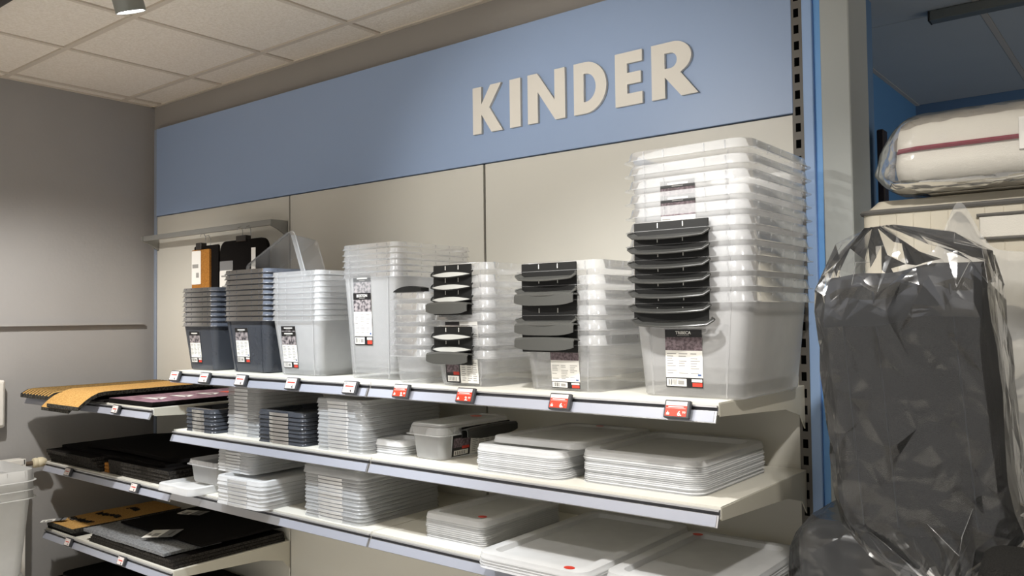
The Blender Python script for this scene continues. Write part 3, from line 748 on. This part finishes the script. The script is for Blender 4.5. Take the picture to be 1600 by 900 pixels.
# third shelf
lids(1.362, -.520, Z3, 1, 0, .270, .300, .030, .035, 'milky', 'trays at the left end of the third shelf', 'thick white lid lying at the left end of the third shelf', clip=False, rec=.010)
stack('shallow', 1.435, -.430, Z3 + .031, 1, .02, (.20, .27, .222, .29, .095, .020, .004, .025), ('clear2', 'clear2'), 'trays at the left end of the third shelf', 'shallow clear box standing on the thick white lid')
lids(1.800, -.470, Z3, 7, .0148, .300, .370, .0140, .035, 'milky', 'milky lids in the lower pile', 'milky lid, %s of the lower pile beside the bare rail', clip=True, rz=.03)
lids(1.665, -.440, Z3 + .105, 7, .0118, .245, .290, .0110, .035, 'milky', 'milky lids in the upper pile', 'milky lid, %s of the pile set on top of other lids', clip=True, rz=.02)
lids(2.268, -.385, Z3, 12, .0130, .325, .400, .0122, .035, 'lidclear', 'clear lids on the third shelf', 'clear lid, %s, in the tall pile on the third shelf', clip=True)
lids(2.268, -.385, Z3 + .157, 1, 0, .330, .405, .026, .036, 'lidclear', 'clear lids on the third shelf', 'deep clear tray crowning the tall pile on the third shelf')
lids(2.810, -.330, Z3, 11, .0062, .250, .420, .0056, .022, 'milky', 'white lids with red sticker', 'white lid, %s, in the red-stickered pile mid third shelf', sticker=(.075, -.150, .016), flange=.03)
lids(3.215, -.370, Z3, 4, .0085, .370, .630, .0078, .04, 'milky', 'wide lids jutting over the third rail', 'wide white lid, %s of the pile jutting over the third rail', sticker=(.125, -.290, .016), flange=.035, rec=.010)
lids(3.597, -.365, Z3, 4, .0085, .345, .530, .0078, .04, 'milky', 'wide lids at the right end of the third shelf', 'wide white lid, %s, at the right end of third shelf', sticker=(-.13, .215, .016), flange=.035, rec=.010)

# ------------------------------------------------------------------ doormats
def mat_sheet(name, x0, x1, yb, yf, z, th, mats, label, group, droop=0.0, y_d=-.5, skew=0.0, wob=0.0, mat_edge=1, side=.5, nu=14, nv=26, hump=0.0, seed=0, round_=0.0, ribs=0):
    """a flexible mat: solid sheet following a bending line from back to front"""
    top = lambda u, v: None
    def P(u, v, lift):
        y = yb + (yf - yb) * v; x = x0 + (x1 - x0) * u + skew * v
        zz = z
        if droop and y < y_d:
            t = (y_d - y); L = (y_d - yf); zz -= droop * (t / L) ** 1.7
        zz += hump * math.sin(PI * min(1, max(0, u))) * math.sin(PI * v * .8 + .3)
        if ribs and lift > 0: zz += .005 * (abs(math.sin(PI * ribs * u)) - .6)
        if wob: zz += wob * noise.noise((x * 5 + seed, y * 5, seed))
        if round_:
            # rounded corners
            du, dv = min(u, 1 - u) * abs(x1 - x0), min(v, 1 - v) * abs(yf - yb)
            if du < round_ and dv < round_:
                ex, ey = round_ - du, round_ - dv; L = math.hypot(ex, ey)
                if L > round_:
                    k = round_ / L; sx = 1 if u < .5 else -1; sy = 1 if v < .5 else -1
                    x += sx * (ex - ex * k); y -= sy * (ey - ey * k)
        return (x, y, zz + lift)
    mb = MB()
    mb.grid(lambda u, v: P(u, 1 - v, th), nu, nv, 0)
    mb.grid(lambda u, v: P(u, v, 0), nu, nv, mat_edge)
    for k in range(nv):
        for uu, fl in ((0, 1), (1, 0)):
            a, b = k / nv, (k + 1) / nv
            q = [P(uu, a, 0), P(uu, b, 0), P(uu, b, th), P(uu, a, th)]
            mb.add(q if fl else q[::-1], [(0, 1, 2, 3)], mat_edge)
    for k in range(nu):
        for vv, fl in ((0, 0), (1, 1)):
            a, b = k / nu, (k + 1) / nu
            q = [P(a, vv, 0), P(b, vv, 0), P(b, vv, th), P(a, vv, th)]
            mb.add(q if fl else q[::-1], [(0, 1, 2, 3)], mat_edge)
    o = obj('doormat', mb, mats, None, smooth=50)
    tag(o, label, 'doormat', group)
    return o
g1 = 'mats on the upper mat shelf'
m0 = ZM[0] + .0008
mat_sheet('m', .40, .84, -.02, -.705, m0, .010, ['black_mat', 'black_mat'], 'thin black mat under the golden coir mats', g1, seed=3)
mat_sheet('m', .02, .34, -.02, -.735, m0 + .006, .021, ['rib', 'rubber'], 'ribbed tan coir mat at the left of the upper shelf', g1, droop=.020, y_d=-.690, seed=1, ribs=9, nu=108)
mat_sheet('m', .37, .66, -.05, -.790, m0 + .0112, .016, ['coir', 'rubber'], 'golden coir mat lying beneath another golden mat', g1, droop=.062, y_d=-.690, seed=2, skew=.03)
mat_sheet('m', .43, .75, -.02, -.800, m0 + .0285, .018, ['coir', 'rubber'], 'golden coir mat with black edge drooping over the upper rail', g1, droop=.060, y_d=-.685, seed=4, skew=.055)
mat_sheet('m', .86, 1.235, -.02, -.690, m0, .008, ['black_mat', 'black_mat'], 'thin black mat under the mauve printed mat', g1, seed=5)
pm = mat_sheet('m', .86, 1.240, -.03, -.690, m0 + .0085, .013, ['purple', 'black_mat'], 'mauve printed mat with white lettering at the right of the upper shelf', g1, seed=6)
pt = m0 + .0085 + .0135
mb = MB()
def bar(a, b, w_):
    a, b = Vector(a), Vector(b); n = (b - a).normalized(); p = Vector((-n.y, n.x)) * w_ / 2
    mb.add([(a.x + p.x, a.y + p.y, pt + .0004), (a.x - p.x, a.y - p.y, pt + .0004), (b.x - p.x, b.y - p.y, pt + .0004), (b.x + p.x, b.y + p.y, pt + .0004)], [(0, 1, 2, 3)])
for yy in (-.60, -.47, -.34):
    bar((1.00, yy), (1.13, yy), .022); bar((1.00, yy), (1.07, yy + .06), .02); bar((1.07, yy + .06), (1.13, yy), .02)
obj('white_motif', mb, 'white', pm)
mb = MB(); bar((1.02, -.20), (1.12, -.20), .09); obj('red_motif', mb, 'red', pm)
g2 = 'black mats on the middle mat shelf'
m1 = ZM[1] + .0008
for k in range(4):
    mat_sheet('m', .02 + .01 * k, .56 - .008 * k, -.03, -.585 - .012 * k, m1 + .0172 * k, .0165, ['black_mat', 'black_edge'], 'black flecked mat, %s, in the left pile of middle mat shelf' % nth(k, 4), g2, seed=10 + k, droop=.0)
for k in range(4):
    mat_sheet('m', .63 + .004 * k, 1.20 - .004 * k, -.03, -.575 - .004 * k, m1 + .0172 * k, .0165, ['black_mat', 'black_edge'], 'black flecked mat, %s, in the right pile of middle mat shelf' % nth(k, 4), g2, seed=20 + k)
mat_sheet('m', .05, 1.10, -.03, -.56, m1 + .0700, .012, ['black_mat', 'black_mat'], 'broad black mat lying across both black piles', g2, seed=31, round_=.04)
mat_sheet('m', .20, 1.12, -.04, -.52, m1 + .0835, .016, ['black_mat', 'black_mat'], 'domed black mat with rounded corners on top of the black piles', g2, seed=32, hump=.032, round_=.10)
o = empty('folded_packet', (.612, -.5, m1)); o2 = None
fp = empty('folded_bundle', (.598, -.545, m1)); tag(fp, 'small brown bundle between the two black mat piles', 'bundle'); bpy.data.objects.remove(o)
for k in range(3): obj('fold', MB().bbox(-.020, .020, -.03, .03, .016 * k, .016 * k + .014, .002), 'coir_dk', fp)
g3 = 'mats on the lower mat shelf'
m2 = ZM[2] + .0008
cm_ = mat_sheet('m', .015, .30, -.02, -.600, m2 + .014, .022, ['coir', 'rubber'], 'small golden coir mat with black script on the lower mat shelf', g3, seed=41, wob=.003)
mat_sheet('m', .010, .32, -.02, -.595, m2, .012, ['black_mat', 'black_mat'], 'thin black mat under the small lettered coir mat', g3, seed=42)
sc_ = MB(); zc = m2 + .0395
for k, (cx_, cy_, sx_, sy_) in enumerate(((.10, -.50, .05, .03), (.20, -.49, .05, .03), (.12, -.36, .05, .03), (.21, -.34, .05, .03), (.14, -.2, .05, .03))):
    pts = [(cx_ - sx_ + 2 * sx_ * t / 28, cy_ + sy_ * .8 * math.sin(t * .95 + k) * (1 if t % 9 < 5 else .5), zc + .0005) for t in range(29)]
    obj('script', MB().tube(pts, .0022, 5), 'ink', cm_)
for k in range(3):
    mat_sheet('m', .46 + .02 * k, 1.235 - .006 * k, -.02, -.590 - .003 * k, m2 + .0135 * k, .013, ['black_mat', 'black_edge'], 'black felt mat, %s of the wide pile under the grey felt' % nth(k, 3), g3, seed=50 + k)
ft = mat_sheet('m', .42, 1.17, -.32, -.600, m2 + .0455, .013, ['felt', 'felt'], 'grey felt mat folded over the front of the black pile', g3, seed=60, wob=.005)
mat_sheet('m', .50, 1.225, -.02, -.455, m2 + .0640, .009, ['black_mat', 'black_mat'], 'black felt mat covering the back of the grey felt', g3, seed=61, wob=.004)
def card(x, y, z, rz, label, w_=.075, d_=.105):
    c = empty('hang_card', (x, y, z), rot=(math.radians(4), math.radians(-3), rz)); tag(c, label, 'card', 'price cards on the mats')
    obj('card_front', MB().box(-w_, w_ * .1, -d_ / 2, d_ / 2, 0, .001), 'white', c)
    obj('card_header', MB().box(w_ * .1, w_, -d_ / 2, d_ / 2, 0, .001), 'card', c)
    obj('print', MB().box(-w_ * .8, -w_ * .65, -.02, .0, .001, .0013).box(-w_ * .5, -w_ * .1, -.035, .005, .001, .0013), 'greyink', c)
    obj('title', MB().box(w_ * .55, w_ * .68, -.03, .03, .001, .0013), 'ink', c)
card(.925, -.470, m2 + .082, .55, 'white and grey card lying on the grey felt mat')
card(.640, -.150, m2 + .078, .2, 'grey card lying far back on the black felt mat', .085, .07)
card(.070, -.590, m2 + .046, .9, 'white slip poking out at the left of the lettered coir mat', .06, .04)
g4 = 'black mats on the lowest mat shelf'
for k in range(4):
    mat_sheet('m', .02, 1.15, -.03, -.57, ZM[3] + .001 + .0185 * k, .018, ['black_mat', 'black_edge'], 'black mat, %s of the pile on the lowest mat shelf' % nth(k, 4), g4, seed=70 + k, hump=.0)
mat_sheet('m', .03, 1.10, -.03, -.56, ZM[3] + .076, .018, ['black_mat', 'black_edge'], 'domed black mat on top of the lowest pile', g4, seed=75, hump=.05, round_=.08)

# ------------------------------------------------------------------ hanging bar and hanging mats
hb = empty('hanging_bar', (0, 0, 2.066)); tag(hb, 'grey steel hanging bar fixed across the left back panel', 'bar')
obj('bar', MB().bbox(.03, 1.235, -.100, -.086, -.014, .014, .002), 'steel', hb)
obj('bracket', MB().prism([(-.004, .014), (-.101, .014), (-.101, -.014), (-.06, -.030), (-.004, -.062)], 'x', 1.228, 1.240), 'steel', hb)
obj('bracket', MB().prism([(-.004, .014), (-.101, .014), (-.101, -.014), (-.06, -.030), (-.004, -.062)], 'x', .012, .024), 'steel', hb)
def hook(parent, x, y, z):
    obj('hook', MB().tube([(x, y, z), (x, y, z + .035), (x + .002, y - .012, z + .052), (x + .002, y - .028, z + .046), (x, y - .030, z + .034)], .0018, 6), 'steel', parent)
h1 = empty('hanging_mat', (.690, -.120, 1.45)); tag(h1, 'narrow brown coir mat with black border hanging from the bar by a clip', 'doormat', 'mats hanging from the bar')
def plate(w_, h_, r_, y0, y1, zt, x_=0.0):
    ring = lambda y: [(p[0] + x_, y, p[1] + zt - h_ / 2) for p in [(q[0], q[1]) for q in rrect(w_, h_, 0, r_, 5)]]
    return MB().loft([ring(y0), ring(y1)], True, True)
obj('border', plate(.225, .50, .010, .004, .014, .535, .015), 'black_mat', h1); obj('pile', plate(.165, .49, .008, -.008, .003, .515, -.018), 'coir_dk', h1)
cd = obj('card', plate(.085, .175, .006, -.0105, -.009, .51, -.055), 'white', h1); obj('print', MB().box(-.035 - .055, -.055 + .02, -.0112, -.0100, .42, .44).box(-.055, -.03, -.0112, -.0100, .37, .395), 'greyink', cd)
obj('clip', MB().bbox(-.05, .0, -.018, .018, .515, .55, .003), 'track', h1); hook(h1, -.03, -.002 + .03, .55); hook(h1, .03, .02, .535)
h2 = empty('hanging_mat', (1.030, -.110, 1.42)); tag(h2, 'black mat with rounded corners hanging from the bar by a clip', 'doormat', 'mats hanging from the bar')
obj('pile', plate(.40, .56, .05, -.004, .012, .575), 'black_mat', h2)
cd = obj('card_header', plate(.115, .05, .003, -.0075, -.006, .475, -.14), 'card', h2); cd2 = obj('card', plate(.110, .20, .008, -.0085, -.0062, .428, -.142), 'white', h2)
obj('print', MB().box(-.18, -.14, -.0096, -.0080, .395, .403).box(-.175, -.11, -.0096, -.008, .30, .35), 'greyink', cd2)
obj('care_tag', MB().box(.075, .110, -.008, -.006, .39, .53), 'white', h2)
obj('clip', MB().bbox(-.045, .035, -.016, .020, .565, .595, .003), 'track', h2); hook(h2, -.04, .02, .590); hook(h2, .03, .02, .590)

# ------------------------------------------------------------------ left side: radiator, wall box, tubs
rd = empty('radiator', (WX, -1.15, 0)); tag(rd, 'white ribbed panel radiator on the left wall', 'radiator')
prof = []
n_fl = 22
for k in range(n_fl * 4 + 1):
    y = -.44 + .88 * k / (n_fl * 4); ph = k % 4
    prof.append((.098 if ph in (0, 3) else .090, y))
obj('front_panel', MB().prism([(.080, -.44)] + prof + [(.080, .44)], 'z', .26, .87), 'radiator', rd)
obj('casing', MB().bbox(.03, .101, .440, .452, .24, .900, .002).bbox(.03, .101, -.452, -.440, .24, .900, .002).bbox(.03, .101, -.45, .45, .870, .900, .003), 'radiator', rd)
obj('back_panel', MB().box(.025, .040, -.44, .44, .26, .87), 'radiator', rd)
obj('pipe', MB().tube([(.065, .452, .868), (.065, .500, .868)], .012), 'pipe', rd)
n = 20
vr = []
for k, (r_, y) in enumerate(((.012, .495), (.024, .500), (.026, .512), (.023, .520), (.026, .526), (.025, .545), (.020, .556), (.016, .562))):
    vr.append([(.065 + r_ * math.cos(2 * PI * i / n), y, .868 + r_ * math.sin(2 * PI * i / n)) for i in range(n)])
obj('thermostat_valve', MB().loft(vr, True, True), 'valve', rd, smooth=40)
wbx = empty('wall_box', (WX, -.97, 1.065)); tag(wbx, 'white box fixed to the wall at the left edge of the view', 'box')
obj('casing', MB().bbox(0, .055, -.19, .19, 0, .24, .008), 'radiator', wbx); obj('cover', MB().bbox(.055, .062, -.18, .18, .01, .23, .004), 'radiator', wbx)
stack('tub', .405, -1.085, .470, 3, .038, (.33, .32, .400, .380, .395, .050, .006, .05), ('tub', 'tub'), 'white tubs at the left edge', 'white plastic tub, %s, in the pile before the radiator', cat='tub')
stack('tub2', .385, -1.095, .0, 1, .038, (.30, .30, .34, .34, .455, .045, .010, .06), ('tub', 'tub'), 'white tubs at the left edge', 'white plastic bin standing on the floor under the other tubs', cat='tub')
lids(.385, -1.095, .4555, 1, 0, .37, .37, .014, .06, 'tub', 'white tubs at the left edge', 'white lid closing the floor bin under the tubs', rng=0)

# ------------------------------------------------------------------ right side: mattresses and bagged cushions
mt = empty('mattress', (4.70, 0, 0)); tag(mt, 'cream quilted mattress standing upright at the right', 'mattress')
mb = MB()
def mring(z, i): return [(x, y, z) for x, y, _ in rrect(1.50 - 2 * i, .20 - 2 * i, 0, .035)]
mb.loft([mring(.02, .03), mring(.05, 0), mring(1.87, 0), mring(1.905, .03)], True, True)
obj('cover', mb, 'mattress', mt, smooth=40)
obj('piping', MB().tube([(x, y, 1.873) for x, y, _ in rrect(1.506, .206, 0, .038)] + [(.753 - .038, -.103, 1.873)], .007, 6), 'piping', mt)
for k in range(34): obj('stitch_line', MB().tube([(-.70 + k * .042, -.1005, .06), (-.70 + k * .042, -.1005, 1.866)], .0012, 4), 'mattress', mt)
hs = obj('carry_handle', MB().bbox(-.46, .30, -.108, -.100, 1.785, 1.840, .002), 'mattress2', mt)
obj('handle_edge', MB().tube([(-.465, -.109, 1.843), (.30, -.109, 1.843)], .0042, 6).tube([(-.445, -.109, 1.782), (.30, -.109, 1.782)], .0042, 6), 'piping', hs)
rl = empty('rolled_mattress', (4.72, -.02, 1.911)); tag(rl, 'white folded mattress in clear film lying on the cream mattress', 'mattress')
mb = MB(); N = 40
def rring(x, k):
    pts = []
    for a in range(N):
        t = 2 * PI * a / N; c, s_ = math.cos(t), math.sin(t)
        cy_ = math.copysign(abs(c) ** .55, c) * .185 * k; cz = math.copysign(abs(s_) ** .6, s_) * .105 * k + .105
        pts.append((x, cy_ * (1 - .06 * math.exp(-((cz - .105) / .012) ** 2)), cz))
    return pts
mb.loft([rring(-.665, .5), rring(-.660, .80), rring(-.640, .94), rring(-.60, 1.0), rring(.60, 1.0), rring(.66, .8)], True, True)
obj('mattress_body', mb, 'mattress2', rl, smooth=60)
obj('piping', MB().tube([(-.668, -.10, .105), (-.645, -.165, .105), (-.60, -.1815, .105), (-.2, -.1815, .105), (.60, -.1815, .105)], .0062, 6), 'burgundy', rl)
obj('care_label', MB().bbox(-.375, -.24, -.1905, -.1870, .072, .150, .001), 'white', rl)
def crumple(x, z, amp, sc=9.0, seed=0.0):
    v1 = noise.voronoi((x * sc * 1.7 + seed + z * sc * .5, z * sc * 1.1, seed))[0][0]
    v2 = noise.voronoi((x * sc * 4.2 + seed - z * sc, z * sc * 3.0 + 5, seed + 3))[0][0]
    a = noise.noise((x * sc * .6 + seed, z * sc * .6, seed))
    return amp * (1.5 * v1 + .55 * v2 + .8 * a - .9)
mb = MB()
def fr(u, v):
    x = -.70 + 1.32 * u; t = 2 * PI * v
    k = 1.022 + .035 * crumple(x * 2, v * 2.5, .5, 5, 2.0)
    if x < -.60: k *= 1 - .6 * ((-.60 - x) / .10) ** 2
    c, s_ = math.cos(t), math.sin(t)
    return (x - .02 * (1 - s_) * (x < -.62), math.copysign(abs(c) ** .55, c) * .185 * k, max(.001, math.copysign(abs(s_) ** .6, s_) * .105 * k + .105))
mb.grid(fr, 110, 72)
obj('film', mb, 'film', rl, smooth=28)

def lerp_tab(tab, t):
    for (a, b), (c, d) in zip(tab, tab[1:]):
        if t <= c: return b + (d - b) * (t - a) / (c - a) if c > a else d
    return tab[-1][1]
def bag_film(parent, zs, xl, xr, yf, yb, nz, nr, amp, mat, seed, name='film'):
    """closed polythene bag: flat creased facets around the thing inside, with highlight lines painted along doubled folds"""
    rg = random.Random(seed); rings = []
    for j in range(nz + 1):
        q_ = j / nz; k_amp = amp * (1 + 1.0 * max(0, (q_ - .74) / .26) + .8 * max(0, (.22 - q_) / .22))
        z = zs[0] + (zs[1] - zs[0]) * q_
        a, b, f_, k_ = lerp_tab(xl, z), lerp_tab(xr, z), lerp_tab(yf, z), lerp_tab(yb, z)
        base = rrect(max(.02, b - a), max(.012, k_ - f_), 0, .022, 4, (a + b) / 2, (f_ + k_) / 2)
        L = [0.0]
        for p, q in zip(base, base[1:] + base[:1]): L.append(L[-1] + math.hypot(q[0] - p[0], q[1] - p[1]))
        pts = base + base[:1]; k = 0; ring = []
        for i in range(nr):
            s_ = L[-1] * min(.9999, max(0, (i + rg.uniform(-.3, .3)) / nr))
            k = max(m for m in range(len(L) - 1) if L[m] <= s_)
            t = (s_ - L[k]) / max(1e-9, L[k + 1] - L[k])
            x = pts[k][0] + (pts[k + 1][0] - pts[k][0]) * t; y = pts[k][1] + (pts[k + 1][1] - pts[k][1]) * t
            e = k_amp * rg.random() ** 1.6
            onx = min(abs(x - a), abs(b - x)) < min(abs(y - f_), abs(k_ - y))
            ring.append((x + (e * .5 * (1 if x > (a + b) / 2 else -1) if onx else 0), y + (0 if onx else e * (-1 if y < (f_ + k_) / 2 else 1)), z + rg.uniform(-.4, .4) * (zs[1] - zs[0]) / nz * (0 < j < nz)))
        rings.append(ring)
    mb = MB(); vs = [p for r_ in rings for p in r_]; fs = []
    for j in range(nz):
        for i in range(nr):
            p, q = j * nr + i, j * nr + (i + 1) % nr; p2, q2 = p + nr, q + nr
            fs += [(p, q, q2), (p, q2, p2)] if rg.random() < .5 else [(p, q, p2), (q, q2, p2)]
    fs += [tuple(range(nr - 1, -1, -1)), tuple(nz * nr + i for i in range(nr))]
    mb.add(vs, fs)
    o = obj(name, mb, mat, parent)
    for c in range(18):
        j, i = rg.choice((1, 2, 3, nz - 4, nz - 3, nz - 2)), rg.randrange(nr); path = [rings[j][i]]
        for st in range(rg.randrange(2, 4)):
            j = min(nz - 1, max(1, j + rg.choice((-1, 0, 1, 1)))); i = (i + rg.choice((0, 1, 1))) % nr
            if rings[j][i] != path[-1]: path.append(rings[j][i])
        if len(path) > 1: obj('fold', MB().tube(path, [.0005] + [.0011] * (len(path) - 2) + [.0004], 4), 'fold_highlight', o)  # thin pale tubes added as highlights on the creases
    return o

# upper bagged cushion
cu1 = empty('bagged_cushion', (4.20, -.51, 1.13)); tag(cu1, 'charcoal woven cushion upright in a crumpled clear bag', 'cushion')
cu1.rotation_euler = (0, math.radians(-4.5), 0)
def cushion_mesh(w_, d_, h_, r_=.022, seams=()):
    mb = MB(); zs = [0, .012, .03] + [h_ * k / 12 for k in range(1, 12)] + [h_ - .03, h_ - .012, h_]
    zs = sorted(set(zs)); rings = []
    for z in zs:
        e = min(z, h_ - z); i = .018 * max(0, 1 - e / .03) ** 2
        rings.append([(x + .004 * noise.noise((x * 6, z * 6, 1)), y + .008 * noise.noise((x * 7, z * 7, 4)), z) for x, y, _ in rrect(w_ - 2 * i, d_ - 2 * i, 0, r_)])
    mb.loft(rings, True, True); return mb
obj('cover', cushion_mesh(.315, .20, .535), 'dark_fabric', cu1, smooth=50)
for sx in (-.115, -.045, .105): obj('seam', MB().tube([(sx, -.102 - .003 * noise.noise((sx * 7, k, 2)), .02 + .05 * k) for k in range(11)], .0022, 5), 'dark_fold', cu1)
# folded flap on top
mb = MB()
def ff(u, v):
    x = -.150 + .310 * u; y = -.125 + .22 * v
    return (x, y, .530 + .035 * math.sin(PI * v) + .018 * noise.noise((x * 9, y * 9, 3)) - .07 * max(0, .25 - v) / .25)
mb.grid(ff, 24, 16); mb.grid(lambda u, v: tuple(Vector(ff(1 - u, v)) - Vector((0, 0, .012))), 24, 16)
obj('folded_flap', mb, 'dark_fold', cu1, smooth=50)
bag_film(cu1, (-.110, .665), [(-.110, .02), (-.07, -.03), (0, -.150), (.10, -.172), (.50, -.170), (.545, -.168), (.60, -.145), (.64, -.10), (.665, -.065)],
         [(-.110, .05), (-.07, .11), (0, .190), (.10, .172), (.50, .172), (.56, .176), (.60, .150), (.64, .06), (.665, -.01)],
         [(-.110, -.150), (-.03, -.150), (0, -.126), (.5, -.126), (.6, -.085), (.665, -.035)], [(-.110, -.125), (-.03, -.118), (0, .108), (.5, .112), (.6, .06), (.665, -.02)], 17, 40, .011, 'film', 3)
# lower bagged cushion
cu2 = empty('bagged_cushion', (4.095, -.325, .6215)); tag(cu2, 'black cushion in a glossy clear bag lying below the charcoal one', 'cushion')
obj('cover', cushion_mesh(.41, .36, .47, .04), 'black_poly', cu2, smooth=50)
bag_film(cu2, (.0, .492), [(.0, -.212), (.40, -.222), (.46, -.205), (.492, -.17)], [(.0, .212), (.40, .212), (.492, .18)], [(.0, -.192), (.40, -.192), (.492, -.165)], [(.0, .186), (.4, .186), (.492, .165)], 12, 38, .010, 'film', 11)
stand = obj('plinth', MB().bbox(3.90, 4.62, -.75, -.115, 0, .60, .004), 'brown_post'); tag(stand, 'dark plinth under the bagged cushions', 'plinth')
# third cushion at the lower right corner
cu3 = empty('bagged_cushion', (4.52, -.775, .601), rz=.10); tag(cu3, 'black woven cushion at the lower right corner, uncovered', 'cushion')
obj('cover', cushion_mesh(.38, .22, .56, .03), 'dark_fabric', cu3, smooth=50)
obj('seam', MB().tube([(-.16, -.112, .40), (.16, -.112, .40)], .002, 5), 'dark_fold', cu3)
# hazy film sheet gathered over the cream mattress
fs = MB()
def fsheet(u, v):
    x = 4.06 + .80 * u
    ztop = 1.745 + .130 * math.exp(-((x - 4.20) / .045) ** 2) + .03 * noise.noise((x * 6, 0, 1)) - .05 * max(0, x - 4.3)
    z = 1.13 + (ztop - 1.13) * v
    y = -.122 - max(0, crumple(x, z, .016, 6, 5.0) + .012) - .05 * math.exp(-((z - 1.66) / .06) ** 2)
    return (x, y, z)
fs.grid(fsheet, 110, 130)
o = obj('film_sheet', fs, 'film_haze', smooth=26); tag(o, 'hazy crumpled film bag slipped over the cream mattress', 'film')
